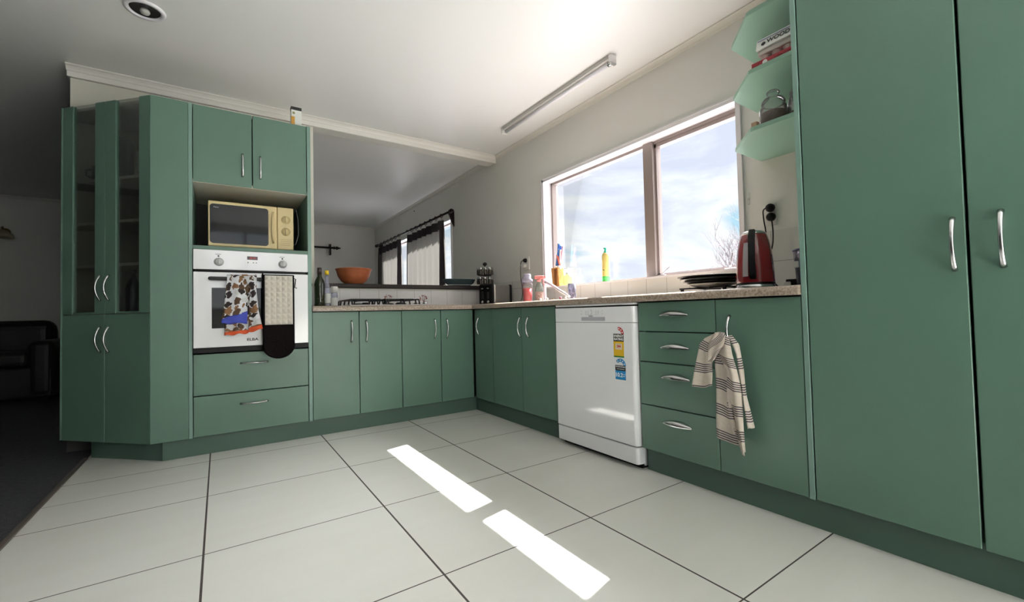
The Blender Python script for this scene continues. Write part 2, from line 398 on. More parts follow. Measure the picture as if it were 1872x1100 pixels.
# wall between kitchen and dining: stub behind the tower, dwarf wall under the bar, beam over the opening
struct('wall_kitchen', MB().box((-2.415, WY, 0), (-1.058, WY+.1, H-.07)).box((-1.058, WY, 0), (WX, WY+.1, .995)).box((-2.415, WY+.1, 0), (-2.34, FARY, H)), mat('cream_wall', (.62, .61, .53), .55, bump=.03, bscale=90))
struct('trim_2', MB().box((-2.43, WY-.012, 2.258), (WX, WY+.112, H), .004), TRIM)          # beam
def cornice(name, a, b, n):
    a, b, n = Vector(a), Vector(b), Vector(n); prof = [(0, 0), (.034, 0), (.034, -.006), (.022, -.012), (.012, -.022), (.006, -.034), (0, -.034)]
    t = bmesh.new(); rings = []
    for p in (a, b): rings.append([t.verts.new(p+n*q+Vector((0, 0, z))) for q, z in prof])
    k = len(prof)
    for i in range(k): t.faces.new([rings[0][i], rings[0][(i+1) % k], rings[1][(i+1) % k], rings[1][i]])
    t.faces.new(rings[0]); t.faces.new(rings[1][::-1]); bmesh.ops.recalc_face_normals(t, faces=t.faces[:])
    mb = MB(); mb.merge(t); struct(name, mb, TRIM)
cornice('trim_3', (WX, FRY, H), (WX, WY-.012, H), (-1, 0, 0)); cornice('trim_4', (WX, WY+.112, H), (WX, FARY, H), (-1, 0, 0))
cornice('trim_5', (-2.43, WY-.012, H), (WX, WY-.012, H), (0, -1, 0)); cornice('trim_6', (LX, FARY, H), (WX, FARY, H), (0, -1, 0))
struct('baseboard_back', MB().box((LX, FARY-.014, 0), (-2.415, FARY, .09), .003), TRIM)
struct('shade_strip_kitchen', MB().box((-2.42, WY-.014, 0), (-2.25, WY-.0005, ZK)), mat('shade_strip_dark', (.03, .028, .026), .6))  # dark strip standing in for the shade under the angled cabinet
# splash tiles
struct('trim_7', MB().box((-1.17, WY-.008, TOP-.002), (WX-.008, WY, .985)), TILE_L)
struct('trim_8', MB().box((WX-.008, -2.34, TOP-.002), (WX, WY, .962)).box((WX-.008, -2.34, .962), (WX, KW[0]-.04, 1.144)).box((WX-.008, KW[1]+.06, .962), (WX, WY-.008, 1.06)), TILE_R)
def flower(x, z):
    mb = MB(); rnd = random.Random(int(x*1000))
    def disc(cx, cz, r):
        t = bmesh.new(); bmesh.ops.create_circle(t, cap_ends=True, radius=r, segments=8)
        mb.merge(t, Matrix.Translation((cx, WY-.0095, cz)) @ Matrix.Rotation(PI/2, 4, 'X'))
    for k in range(9):
        a = rnd.uniform(0, 2*PI); disc(x+.03*math.cos(a), z+.026*math.sin(a), rnd.uniform(.004, .008))
    for k in range(4):
        a = k*PI/2+.4; mb.tube([(x, WY-.0095, z-.03), (x+.02*math.cos(a), WY-.0095, z), (x+.04*math.cos(a), WY-.0095, z+.03*abs(math.sin(a))+.01)], .0014, 5)
    o = mb.build('trim_9', mat('flower_print', (.32, .12, .10), .4)); o['kind'] = 'structure'
for cx in (-.485, -.17): flower(cx, .91)

# ---------------- kitchen window
def window(name, w, frame_x, mull, m_out, m_frame, sashes):
    y0, y1, z0, z1 = w
    root = thing(name, '', '', (0, 0, 0)); del root['label']; del root['category']; root['kind'] = 'structure'
    a = MB(); x0, x1 = WX-.010, WX+T+.01; d = .022
    a.box((x0, y0, z1-d), (x1, y1, z1)).box((x0, y0, z0), (x1, y1, z0+.012)).box((x0, y0, z0), (x1, y0+d, z1)).box((x0, y1-d, z0), (x1, y1, z1))
    e = .006
    a.box((x0-.004, y0-e, z1-.003), (WX+.001, y1+e, z1+e)).box((x0-.004, y0-e, z0-.004), (WX+.001, y0+.002, z1)).box((x0-.004, y1-.002, z0-.004), (WX+.001, y1+e, z1))
    a.build('window_casing', m_out, root)
    f = MB(); fx0, fx1 = frame_x, frame_x+.045; q = .018
    iy0, iy1, iz0, iz1 = y0+d, y1-d, z0+.012, z1-d
    f.box((fx0, iy0, iz1-q), (fx1, iy1, iz1)).box((fx0, iy0, iz0), (fx1, iy1, iz0+.010)).box((fx0, iy0, iz0), (fx1, iy0+q, iz1)).box((fx0, iy1-q, iz0), (fx1, iy1, iz1))
    for (a0, a1) in mull: f.box((fx0-.015, a0, iz0), (fx1, a1, iz1), .004)
    f.build('window_frame', m_frame, root)
    cuts = [iy0+q]+[v for a_ in mull for v in a_]+[iy1-q]
    for i in range(0, len(cuts), 2):
        s0, s1 = cuts[i], cuts[i+1]
        if sashes[i//2]:
            s = MB(); k = .022; sx0, sx1 = fx0+.008, fx1+.008
            s.box((sx0, s0, iz1-q-k), (sx1, s1, iz1-q)).box((sx0, s0, iz0+.01), (sx1, s1, iz0+.01+k*.6)).box((sx0, s0, iz0), (sx1, s0+k*.6, iz1-q)).box((sx0, s1-k*.6, iz0), (sx1, s1, iz1-q))
            s.build('window_sash', m_frame, root)
        MB().box((fx0+.024, s0, iz0+.01), (fx0+.029, s1, iz1-q)).build('window_pane', PANE, root)
    return root
win = window('window_1', KW, WX+.075, [(-1.222, -1.145)], WINW, ALU, [True, False])
for k, (y, a) in enumerate(((-1.27, .62), (-1.72, 1.35))):
    mb = MB(); X = WX+.05; z = KW[2]+.035
    mb.box((X-.008, y-.03, z-.022), (X+.012, y+.03, z-.012), .003)
    d = Vector((0, -math.cos(a), math.sin(a))); mb.tube([Vector((X, y, z-.014)), Vector((X, y, z-.014))+d*.02, Vector((X, y, z-.014))+d*.085], [.007, .005, .0055], 8)
    mb.build('window_stay', mat('stay_metal', (.45, .40, .42), .4, metal=.6), win)
window('window_2', DW_, WX+.075, [(2.72, 2.78)], WINW, ALU, [False, False])
addw = MB()
for y in (PW[0], -4.40, PW[1]-.06): addw.box((WX+.04, y, PW[2]), (WX+.10, y+.06, PW[3]))
addw.box((WX+.04, PW[0], PW[2]), (WX+.10, PW[1], PW[2]+.06)).box((WX+.04, PW[0], PW[3]-.06), (WX+.10, PW[1], PW[3]))
struct('window_added_right', addw, WINW)  # unseen window past the pantry, added to brighten the room from behind
fwb = MB()
for x in (FW[0], (FW[0]+FW[1])/2-.03, FW[1]-.05): fwb.box((x, FRY-.08, FW[2]), (x+.05, FRY-.03, FW[3]))
fwb.box((FW[0], FRY-.08, FW[2]), (FW[1], FRY-.03, FW[2]+.05)).box((FW[0], FRY-.08, FW[3]-.05), (FW[1], FRY-.03, FW[3]))
struct('window_unseen_front', fwb, WINW)  # unseen back-wall window, placed from the microwave reflection, added for more light

# ================================================================== CABINETS
def panel(mb, x0, x1, z0, z1, t=.018, y=0): return mb.box((x0, y, z0), (x1, y+t, z1), .0015, 1)
G = .0024
# --- tall oven tower
L0, L1, L2, L2b = -1.981, -1.7941, -1.1994, -1.1776
ZT2 = 2.0016
tower = thing('oven_tower_cabinet', 'tall green cabinet housing the white oven and the microwave', 'cabinet', (-1.486, .3, 0))
cb = MB(); cb.box((L1-.018, 0, ZK), (L1-.001, .6, ZT2)); cb.box((L2+.001, -.002, ZK), (L2b, .6, ZT2))
cb.build('side_panel', GREEN_EDGE, tower)
MB().box((L1, .58, ZK), (L2, .598, ZT2)).build('back_panel', mat('dark_interior', (.05, .05, .045), .7), tower)
MB().box((L1, .004, 1.553), (L2, .58, 1.571)).build('niche_ceiling', CREAM, tower)
MB().box((L1, .02, ZT2-.018), (L2, .58, ZT2)).build('top_panel', CREAM, tower)
MB().box((L1, 0, 1.169), (L2, .58, 1.190)).build('niche_shelf', GREEN, tower)
MB().box((L1, .03, ZK), (L2, .58, ZK+.018)).build('bottom_panel', GREEN, tower)
def door(parent, x0, x1, z0, z1, y=0, name='door', t=.018):
    return MB().box((x0+G, y-.0, z0+G), (x1-G, y+t, z1-G), .0018, 1).build(name, GREEN, parent)
xm = at(461, 270, 'y', 0).x
for (a, b, hx) in ((L1, xm, -1.551), (xm, L2, -1.459)):
    d = door(tower, a, b, 1.553, ZT2, -.0); bow(d, (hx, 0, 1.752), (hx, 0, 1.616), (0, -1, 0), .024)
for z0, z1, hz in ((.3349, .572, .505), (ZK, .3349, .268)):
    d = door(tower, L1, L2, z0, z1, 0, 'drawer'); bow(d, (-1.566, 0, hz), (-1.428, 0, hz), (0, -1, 0), .026)
# --- angled display cabinet at the end of the run
P0, P1 = Vector((L0, .004, 0)), Vector((-2.409, .44, 0))
ang = thing('angled_display_cabinet', 'tall green end cabinet with angled glass doors above solid doors', 'cabinet', (-2.1, .35, 0))
ax = (P1-P0).normalized(); an = Vector((-ax.y*-1, ax.x*-1, 0)); an = Vector((ax.y, -ax.x, 0)); an = an if an.dot(Vector((-1, -1, 0))) > 0 else -an
AL = (P1-P0).length
mb = MB().box((L0+.001, 0, ZK), (L1-.019, .018, ZT2), .0015, 1); mb.build('front_panel', GREEN, ang)
def aM(s, d, z): return Matrix.Translation(P0+ax*s+an*d+Vector((0, 0, z))) @ Matrix.Rotation(math.atan2(ax.y, ax.x), 4, 'Z')
def abox(mb, s0, s1, z0, z1, d0, d1, bev=0): return mb.obox((s1-s0, abs(d1-d0), z1-z0), aM((s0+s1)/2, (d0+d1)/2, (z0+z1)/2), bev)
def inpoly(ins, z0, z1, mb):
    # carcass footprint inset behind the doors
    a = P0-an*ins+ax*.004; b = P1-an*ins-ax*.004
    return mb.prism([(a.x, a.y), (L1-.022, .02), (L1-.022, .6), (b.x, .6), (b.x, b.y)], z0, z1)
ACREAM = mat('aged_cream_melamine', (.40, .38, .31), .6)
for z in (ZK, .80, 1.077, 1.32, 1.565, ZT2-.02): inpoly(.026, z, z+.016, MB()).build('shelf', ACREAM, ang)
MB().box((-2.418, .45, ZK), (-2.404, .604, ZT2)).build('side_panel', GREEN, ang)
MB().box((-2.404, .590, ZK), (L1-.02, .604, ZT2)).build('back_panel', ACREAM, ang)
MB().box((L1-.021, .02, ZK), (L1-.0185, .59, ZT2)).build('inner_side_panel', mat('brown_interior', (.12, .10, .08), .6), ang)
half = AL/2
for i in range(2):
    s0, s1 = (G, half-G) if i == 0 else (half+G, AL-G)
    d = abox(MB(), s0, s1, ZK, .808, 0, -.018, .0015).build('door', GREEN, ang)
    hs = half-.030 if i == 0 else half+.030
    f = lambda z: P0+ax*hs+Vector((0, 0, z))
    sidev = ax if i == 0 else ax
    bow(d, f(.74), f(.60), an, .028)
    st = .070
    mb = MB(); abox(mb, s0, s0+st, .812, ZT2, 0, -.018, .0012); abox(mb, s1-st, s1, .812, ZT2, 0, -.018, .0012); abox(mb, s0+st, s1-st, .812, .822, -.004, -.016)
    d = mb.build('glazed_door', GREEN, ang)
    abox(MB(), s0+st-.004, s1-st+.004, .822, ZT2, -.007, -.011).build('glass_pane', CABG, d)
    bow(d, f(1.025), f(.885), an, .028)
# --- base cabinets
def base_cab(label, x0, x1, splits, handles, group, run):
    """run 'L': fronts on y=0 along x; run 'R': fronts on x=0 along y (x0 > x1 as y values)"""
    if run == 'L': B = lambda a, b, z0, z1, d0, d1, mb, bev=0: mb.box((a, d0, z0), (b, d1, z1), bev, 1); loc = ((x0+x1)/2, .3, 0); nrm = (0, -1, 0); P = lambda a, z: (a, 0, z)
    else: B = lambda a, b, z0, z1, d0, d1, mb, bev=0: mb.box((d0, a, z0), (d1, b, z1), bev, 1); loc = (.3, (x0+x1)/2, 0); nrm = (-1, 0, 0); P = lambda a, z: (0, a, z)
    t = thing('base_cabinet', label, 'cabinet', loc, group)
    s = 1 if x1 > x0 else -1; e = .0012*s
    mb = MB(); w = .016*s
    B(x0+e, x0+w, ZK, ZT,   .032, .58, mb); B(x1-w, x1-e, ZK, ZT,   .032, .58, mb); B(x0+w, x1-w, ZK, ZK+.016,   .032, .58, mb); B(x0+w, x1-w, ZT-.018, ZT,   .032, .58, mb); B(x0+w, x1-w, ZK, ZT, .57, .58, mb)
    mb.build('carcass', KICK, t)
    xs = [x0]+splits+[x1]
    for i in range(len(xs)-1):
        mb = MB(); B(xs[i]+s*G*.9, xs[i+1]-s*G*.9, ZK+G, ZT-G, 0, .018, mb, .0015)
        d = mb.build('door', GREEN, t)
        for (h, za, zb) in handles:
            if min(xs[i], xs[i+1]) < h < max(xs[i], xs[i+1]): bow(d, P(h, za), P(h, zb), nrm, .027)
    return t
gB = 'green base cabinets under the worktop'
base_cab('green two-door base cabinet standing right beside the oven tower', L2b+.001, -.5862, [-.8831], [(-.934, .737, .595), (-.836, .735, .592)], gB, 'L')
base_cab('green two-door base cabinet under the gas hob, reaching the inner corner', -.5862, -.004, [-.2813], [(-.333, .732, .590), (-.233, .730, .587)], gB, 'L')
base_cab('narrow single-door green base cabinet just right of the inner corner', -.019, -.2876, [], [(-.09, .735, .602)], gB, 'R')
base_cab('green two-door base cabinet left of the white dishwasher', -.2876, -1.012, [-.6594], [(-.648, .735, .603), (-.742, .735, .604)], gB, 'R')
cE = base_cab('single-door green base cabinet with the striped tea towel on its handle', -2.0242, -2.3417, [], [(-2.085, .733, .612)], gB, 'R')
# drawer unit
dr = thing('drawer_cabinet', 'green base cabinet with four drawers right of the dishwasher', 'cabinet', (.3, -1.82, 0), gB)
R4, R5 = -1.634, -2.0242
mb = MB().box((.032, R4-.001, ZK), (.58, R4-.016, ZT)).box((.032, R5+.0012, ZK), (.58, R5+.016, ZT)).box((.032, R4-.016, ZK), (.58, R5+.016, ZK+.016)).box((.032, R4-.016, ZT-.018), (.58, R5+.016, ZT)).box((.57, R4-.016, ZK), (.58, R5+.016, ZT))
mb.build('carcass', KICK, dr)
def cup_pull(parent, y0, y1, z):
    mb = MB(); n = 18; rows = []
    t = bmesh.new()
    for i in range(n+1):
        s = -1+2*i/n; k = max(0, 1-s*s); y = y0+(y1-y0)*i/n; c = []
        for a in range(6):
            q = a/5*PI/2; c.append(t.verts.new((-(.004+.020*k)*math.cos(q)*1.0, y, z+(.003+.017*k)*math.sin(q))))
        c.append(t.verts.new((0, y, z-.004))); c.append(t.verts.new((-(.004+.020*k), y, z-.004))); rows.append(c)
    for a, b in zip(rows, rows[1:]):
        for j in range(8):
            f = t.faces.new([a[j], a[(j+1) % 8], b[(j+1) % 8], b[j]]); f.smooth = j < 5
    t.faces.new(rows[0]); t.faces.new(rows[-1][::-1]); bmesh.ops.recalc_face_normals(t, faces=t.faces[:]); mb.merge(t)
    return mb.build('handle', CHROME, parent)
for z0, z1, hz in ((.6616, ZT, .738), (.5197, .6616, .592), (.3178, .5197, .456), (ZK, .3178, .252)):
    d = MB().box((0, R4-.001, z0+G), (.018, R5+.001, z1-G), .0015, 1).build('drawer', GREEN, dr)
    cup_pull(d, -1.756, -1.902, hz)
# pantry
PY0, PY1, PM = -2.3425, -3.165, -2.749
pan = thing('pantry_cabinet', 'full-height green pantry cabinet with two tall doors on the right', 'cabinet', (.3, -2.75, 0))
PT = 2.30
MB().box((-.002, PY0, ZK), (.618, PY0-.0165, PT), .001, 1).build('side_panel', GREEN_EDGE, pan)
MB().box((.0, PY1, ZK), (.6, PY1+.016, PT)).box((.02, PY0-.017, ZK), (.6, PY1+.016, ZK+.016)).box((.02, PY0-.017, PT-.016), (.6, PY1+.016, PT)).box((.59, PY0-.017, ZK), (.6, PY1+.016, PT)).build('carcass', KICK, pan)
for a, b, hy, za, zb in ((PY0-.0165, PM, -2.722, .995, .852), (PM, PY1, -2.811, .998, .853)):
    mb = MB().box((0, a-.0032, ZK+G), (.018, b+.0032, PT), .002, 1); d = mb.build('door', GREEN, pan)
    bow(d, (0, hy, za), (0, hy, zb), (-1, 0, 0), .024, .0058)
# filler at the corner
# kickboards
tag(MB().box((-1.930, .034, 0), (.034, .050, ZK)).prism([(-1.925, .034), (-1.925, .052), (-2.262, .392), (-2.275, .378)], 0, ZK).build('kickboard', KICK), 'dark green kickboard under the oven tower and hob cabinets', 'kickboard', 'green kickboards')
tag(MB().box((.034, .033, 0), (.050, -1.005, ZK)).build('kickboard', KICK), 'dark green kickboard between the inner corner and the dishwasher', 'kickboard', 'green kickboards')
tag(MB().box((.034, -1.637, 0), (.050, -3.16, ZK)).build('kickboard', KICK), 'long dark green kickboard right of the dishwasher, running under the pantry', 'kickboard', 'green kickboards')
# worktop
def worktop():
    fx, fy = -.026, -.026; z0, z1 = .8035, TOP; x1, y1 = WX-.009, WY-.009
    prof = [(.0, z0), (-.0, z0+.008), (0, z1-.010)]
    mb = MB()
    arc = [(0, z0+.004), (0, z1-.016), (.0015, z1-.011), (.005, z1-.006), (.011, z1-.0018), (.019, z1)]
    path = [Vector((L2b+.0015, fy)), Vector((fx, fy)), Vector((fx, -2.341))]
    # inward normals: first run +y, second +x; mitre in the corner
    t = bmesh.new()
    def ring(o, z): return [t.verts.new((path[0].x, fy+o, z)), t.verts.new((fx+o, fy+o, z)), t.verts.new((fx+o, path[2].y, z))]
    rs = [ring(.02, z0)]+[ring(o, z) for o, z in [(0.0, z0)]+arc]
    back = [t.verts.new((path[0].x, y1, TOP)), t.verts.new((x1, y1, TOP)), t.verts.new((x1, path[2].y, TOP))]
    rs.append(back)
    backb = [t.verts.new((path[0].x, y1, z0)), t.verts.new((x1, y1, z0)), t.verts.new((x1, path[2].y, z0))]
    rs.append(backb)
    for a, b in zip(rs, rs[1:]+rs[:1]):
        for i in range(2):
            f = t.faces.new([a[i], a[i+1], b[i+1], b[i]])
    t.faces.new([r[0] for r in rs]); t.faces.new([r[2] for r in rs][::-1])
    bmesh.ops.recalc_face_normals(t, faces=t.faces[:]); mb.merge(t)
    tag(mb.build('worktop', COUNTER), 'speckled brown laminate worktop running round the corner over the base cabinets', 'worktop')
worktop()
# breakfast bar ledge
tag(MB().box((-1.056, .570, .9965), (.600, .86, 1.030), .006).build('bar_shelf', DARKW), 'dark wooden ledge over the tiled splashback behind the hob', 'shelf')
# corner shelves by the pantry
for k, (z, lb) in enumerate(((1.505, 'lowest green cut-corner wall shelf, holding the glass jars'), (1.75, 'middle green cut-corner wall shelf, holding the egg carton'), (2.0, 'topmost green cut-corner wall shelf, nearest the ceiling'))):
    poly = [(WX-.001, -1.932), (.372, -1.934), (.352, -1.950), (.196, -2.096), (.192, -2.110), (.192, PY0+.0005), (WX-.001, PY0+.0005)]
    tag(MB().prism(poly, z, z+.018, bev=.001).build('corner_shelf', SHELFG), lb, 'shelf', 'green shelves beside the pantry')

# ================================================================== OVEN AND MICROWAVE
ov = thing('wall_oven', 'white built-in electric oven with towels hung on its handle', 'oven', (-1.4967, .3, .575))
a, b = L1+.003, L2-.003
MB().box((a+.01, .0, .579), (b-.01, .54, 1.163)).build('oven_body', BLACK, ov)
cp = MB().box((a, -.020, 1.053), (b, -.001, 1.166), .003).build('control_panel', WHITE, ov)
dd = MB().box((a, -.020, .607), (b, -.001, 1.038), .003).build('door', WHITE, ov)
MB().box((a, -.012, .578), (b, -.001, .603)).build('vent_strip', BLACK, ov)
MB().box((-1.706, -.0212, .715), (-1.345, -.0195, .948), .002).build('oven_window', BLKG, dd)
hb = MB()
hb.obox((.436, .022, .022), Matrix.Translation((-1.505, -.052, .999)), .0105, 3)
hb.box((-1.70, -.052, .992), (-1.68, -.018, 1.006)).box((-1.33, -.052, .992), (-1.31, -.018, 1.006))
hb.build('handle', mat('grey_black_handle', (.03, .03, .033), .25), dd)
for i, x in enumerate((-1.671, -1.344)):
    kb = MB(); Mx = Matrix.Translation((x, -.020, 1.097)) @ Matrix.Rotation(PI/2, 4, 'X')
    kb.lathe([(.024, 0), (.024, .004), (.019, .006), (.017, .022), (.015, .024), (0, .024)], M=Mx)
    kb.box((x-.003, -.050, 1.081), (x+.003, -.030, 1.113), .002)
    kb.build('knob', mat('pearl_knob', (.55, .55, .55), .3), cp)
    mk = MB().box((x-.017, -.0207, 1.140), (x+.010, -.0203, 1.1425))
    t = bmesh.new(); bmesh.ops.create_circle(t, cap_ends=True, radius=.0048, segments=14); mk.merge(t, Matrix.Translation((x-.002, -.0207, 1.131)) @ Matrix.Rotation(PI/2, 4, 'X'))
    mk.build('dial_mark', INKK, cp)
MB().box((-1.532, -.0208, 1.117), (-1.478, -.0203, 1.137)).build('clock_display', mat('display_red_black', (.05, .003, .004), .1), cp)
rd = bpy.data.materials.new('led_red'); rd.use_nodes = True; bb = rd.node_tree.nodes['Principled BSDF']; bb.inputs['Emission Color'].default_value = (1, .03, .03, 1); bb.inputs['Emission Strength'].default_value = .45; bb.inputs['Base Color'].default_value = (.3, 0, 0, 1)
text('clock_digits', '18:14', .014, (-1.505, -.0212, 1.127), (1, 0, 0), (0, 0, 1), rd, cp, align='CENTER')
for x in (-1.528, -1.500, -1.485):
    mk = MB(); mk.lathe([(.0038, 0), (.003, .003), (0, .003)], M=Matrix.Translation((x, -.020, 1.100)) @ Matrix.Rotation(PI/2, 4, 'X'), seg=12); mk.build('button', CHROME, cp)
text('oven_lettering', 'ELBA', .021, (-1.536, -.0212, .643), (1, 0, 0), (0, 0, 1), INKK, dd, bold=.0006, sx=1.25)

mw = thing('microwave', 'cream yellow microwave with black door in the tower niche', 'microwave', (-1.49, .3, 1.19))
mx0, mx1, my, mz0, mz1 = -1.724, -1.268, .10, 1.203, 1.476
MB().box((mx0, my+.004, mz0), (mx1, my+.34, mz1), .006).build('case', CREAMY, mw)
for x in (mx0+.05, mx1-.05):
    for y in (my+.04, my+.30): MB().lathe([(.012, 0), (.012, .0125)], (x, y, 1.1903), 12).build('foot', BLACK, mw)
xd = -1.362
dm = MB().box((mx0, my-.012, mz0+.001), (xd-.001, my+.004, mz1), .006).build('door', CREAMY, mw)
def rrect(cx, cz, w, h, r, n=6):
    pts = []
    for k, (sx_, sz_) in enumerate(((1, 1), (-1, 1), (-1, -1), (1, -1))):
        for i in range(n+1):
            q = k*PI/2+i*PI/2/n; pts.append((cx+sx_*(w/2-r)+r*math.cos(q), cz+sz_*(h/2-r)+r*math.sin(q)))
    return pts
MB().prism(rrect(-1.563, 1.339, .304, .236, .018), my-.0146, my-.0115, 'y').build('door_window', BLKG, dm)
MB().tube([(xd-.022, my-.014, 1.44), (xd-.026, my-.026, 1.40), (xd-.027, my-.030, 1.34), (xd-.026, my-.026, 1.28), (xd-.022, my-.014, 1.24)], [.005, .007, .0075, .007, .005], 8).build('handle', CREAMY, dm)
pc = MB().box((xd+.001, my-.012, mz0+.001), (mx1, my+.004, mz1), .005).build('control_panel', CREAMY, mw)
for z in (1.396, 1.319):
    kb = MB(); Mx = Matrix.Translation((-1.313, my-.012, z)) @ Matrix.Rotation(PI/2, 4, 'X')
    kb.lathe([(.026, 0), (.026, .003), (.021, .004), (.020, .010), (0, .011)], M=Mx); kb.box((-1.317, my-.032, z-.019), (-1.309, my-.018, z+.019), .003)
    kb.build('knob', CREAMY, pc)
mk = MB()
for z in (1.268, 1.256, 1.244, 1.232): mk.box((-1.343, my-.0126, z), (-1.290+.01*(z > 1.25), my-.0122, z+.0022))
mk.build('panel_print', mat('tan_ink', (.42, .32, .14), .5), pc)
text('microwave_lettering', 'Haier', .013, (-1.698, my-.0152, 1.437), (1, 0, 0), (0, 0, 1), GREYP, dm)
pts = [Vector((-1.262, .3, 1.47)), Vector((-1.235, .22, 1.50)), Vector((-1.232, .16, 1.42)), Vector((-1.232, .14, 1.32)), Vector((-1.243, .17, 1.26)), Vector((-1.262, .22, 1.25))]
MB().tube(pts, .002, 6).build('power_cord', GREYP, mw)

# ================================================================== DISHWASHER
dw = thing('dishwasher', 'white freestanding dishwasher with energy stickers on its door', 'dishwasher', (.28, -1.32, 0))
y0, y1, X = -1.037, -1.627, -.027
MB().box((.03, y0+.01, .012), (.56, y1-.0, .800), .004).build('body', mat('white_side', (.55, .56, .56), .4), dw)
MB().box((X+.010, y0, .7905), (.56, y1, .8028), .004).build('lid', WHITE, dw)
t = bmesh.new(); bmesh.ops.create_cube(t, size=1)
def dwfront(z0, z1, x0=X, bev=.016):
    t = bmesh.new(); bmesh.ops.create_cube(t, size=1)
    for v in t.verts: v.co = Vector((x0+(v.co.x+.5)*(.028-x0), y1+(v.co.y+.5)*(y0-y1), z0+(v.co.z+.5)*(z1-z0)))
    ed = [e for e in t.edges if abs(e.verts[0].co.z-e.verts[1].co.z) > .01 and e.verts[0].co.x < 0]
    bmesh.ops.bevel(t, geom=ed, offset=bev, segments=5, affect='EDGES', profile=.5)
    bmesh.ops.bevel(t, geom=[e for e in t.edges if abs(e.verts[0].co.z-e.verts[1].co.z) < .001 and e.verts[0].co.x < .02 and e.verts[1].co.x < .02], offset=.002, segments=1, affect='EDGES')
    for f in t.faces: f.smooth = False
    mb = MB(); mb.merge(t); return mb
MB().box((X+.010, y0-.004, .7835), (.028, y1+.004, .7905)).build('seam', BLACK, dw)
dcp = dwfront(.704, .7838).build('control_panel', WHITE, dw)
dd = dwfront(.112, .7025).build('door', WHITE, dw)
dwfront(.026, .106, X+.003).build('plinth', WHITE, dw)
MB().box((.02, y0-.01, 0), (.5, y1+.01, .026)).build('base', BLACK, dw)
MB().box((X-.0012, -1.268, .712), (X+.002, -1.443, .732), .001).build('handle_recess', GREYP, dcp)
mk = MB()
for j in range(3):
    for cy, n in ((-1.30, 2), (-1.375, 2), (-1.265, 1), (-1.42, 1)):
        for i in range(n):
            if n == 1 and j == 1: continue
            y = cy-i*.016; mk.box((X-.0006, y, .763-j*.007), (X, y-.009, .7645-j*.007))
for i in range(10):
    q = -PI/2+i*PI/9; mk.box((X-.0006, -1.340-.008*math.cos(q), .757+.011*math.sin(q)), (X, -1.3425-.008*math.cos(q), .759+.011*math.sin(q)))
mk.box((X-.0006, -1.30, .7435), (X, -1.39, .7443)); mk.build('control_print', GREYI, dcp)
text('dishwasher_lettering', 'Bellini', .013, (X-.0008, -1.325, .7375), (0, -1, 0), (0, 0, 1), GREYI, dcp, align='LEFT')
def sticker(yc, zt, col_arc, nstars, body):
    """star-rating sticker: arc with stars above coloured bands. yc centre"""
    w = .060; X2 = X-.0006
    n = 18; t = bmesh.new(); c = zt-.034; ro, ri = .034, .018; yoff = yc
    A0, A1 = body['arc']
    r0 = [t.verts.new((X2, yoff-ro*math.cos(A0+(A1-A0)*i/n), c+ro*math.sin(A0+(A1-A0)*i/n))) for i in range(n+1)]
    r1 = [t.verts.new((X2, yoff-ri*math.cos(A0+(A1-A0)*i/n), c+ri*math.sin(A0+(A1-A0)*i/n))) for i in range(n+1)]
    for i in range(n): t.faces.new([r0[i], r0[i+1], r1[i+1], r1[i]])
    mb = MB(); mb.merge(t); s = mb.build('rating_sticker', col_arc, dd, solid=.0006)
    st = MB()
    for k in range(nstars):
        q = A0+(A1-A0)*(k+.5)/nstars; rr = (ro+ri)/2; cy, cz = yoff-rr*math.cos(q), c+rr*math.sin(q)
        t = bmesh.new(); vs = [t.verts.new((X2-.0008, cy+(.006 if i % 2 == 0 else .0026)*math.sin(i*PI/5), cz+(.006 if i % 2 == 0 else .0026)*math.cos(i*PI/5))) for i in range(10)]
        t.faces.new(vs); st.merge(t)
    st.build('stars', INKW, s)
    z = c
    for h_, m_ in body['bands']:
        MB().box((X2-.0003, yc+.034, z-h_), (X2+.0004, yc-.032, z)).build('sticker_band', m_, s); z -= h_
    for (txt, sz, dy, dz, m_, bo) in body['text']:
        text('sticker_lettering', txt, sz, (X2-.0007, yc+dy, c+dz), (0, -1, 0), (0, 0, 1), m_, s, bold=bo, align='CENTER')
    return s
s = sticker(-1.531, .682, ENR, 3, dict(arc=(PI-.15, PI/2-.2) if False else (0, PI/2+.1), bands=[(.038, INKK), (.072, ENY), (.007, ENG)],
    text=[('ENERGY', .0165, 0, -.011, INKW, .0004), ('RATING', .0165, 0, -.027, INKW, .0004)]))
MB().box((X-.0013, -1.509, .600), (X-.0008, -1.552, .570)).build('sticker_window', mat('sticker_cream', (.72, .62, .50), .5), s)
text('sticker_figure', '244', .017, (X-.0015, -1.531, .586), (0, -1, 0), (0, 0, 1), ENR, s, bold=.0006, align='CENTER')
s = sticker(-1.538, .526, ENB, 4, dict(arc=(0, PI*.8), bands=[(.026, INKK), (.044, ENB), (.006, INKW)],
    text=[('WATER RATING', .0082, 0, -.007, INKW, .0001), ('WATER CONSUMPTION', .0045, 0, -.018, INKW, 0), ('10.2', .028, .011, -.048, INKW, .0005), ('litres per', .0062, -.021, -.043, INKW, 0), ('wash', .0062, -.021, -.052, INKW, 0)]))

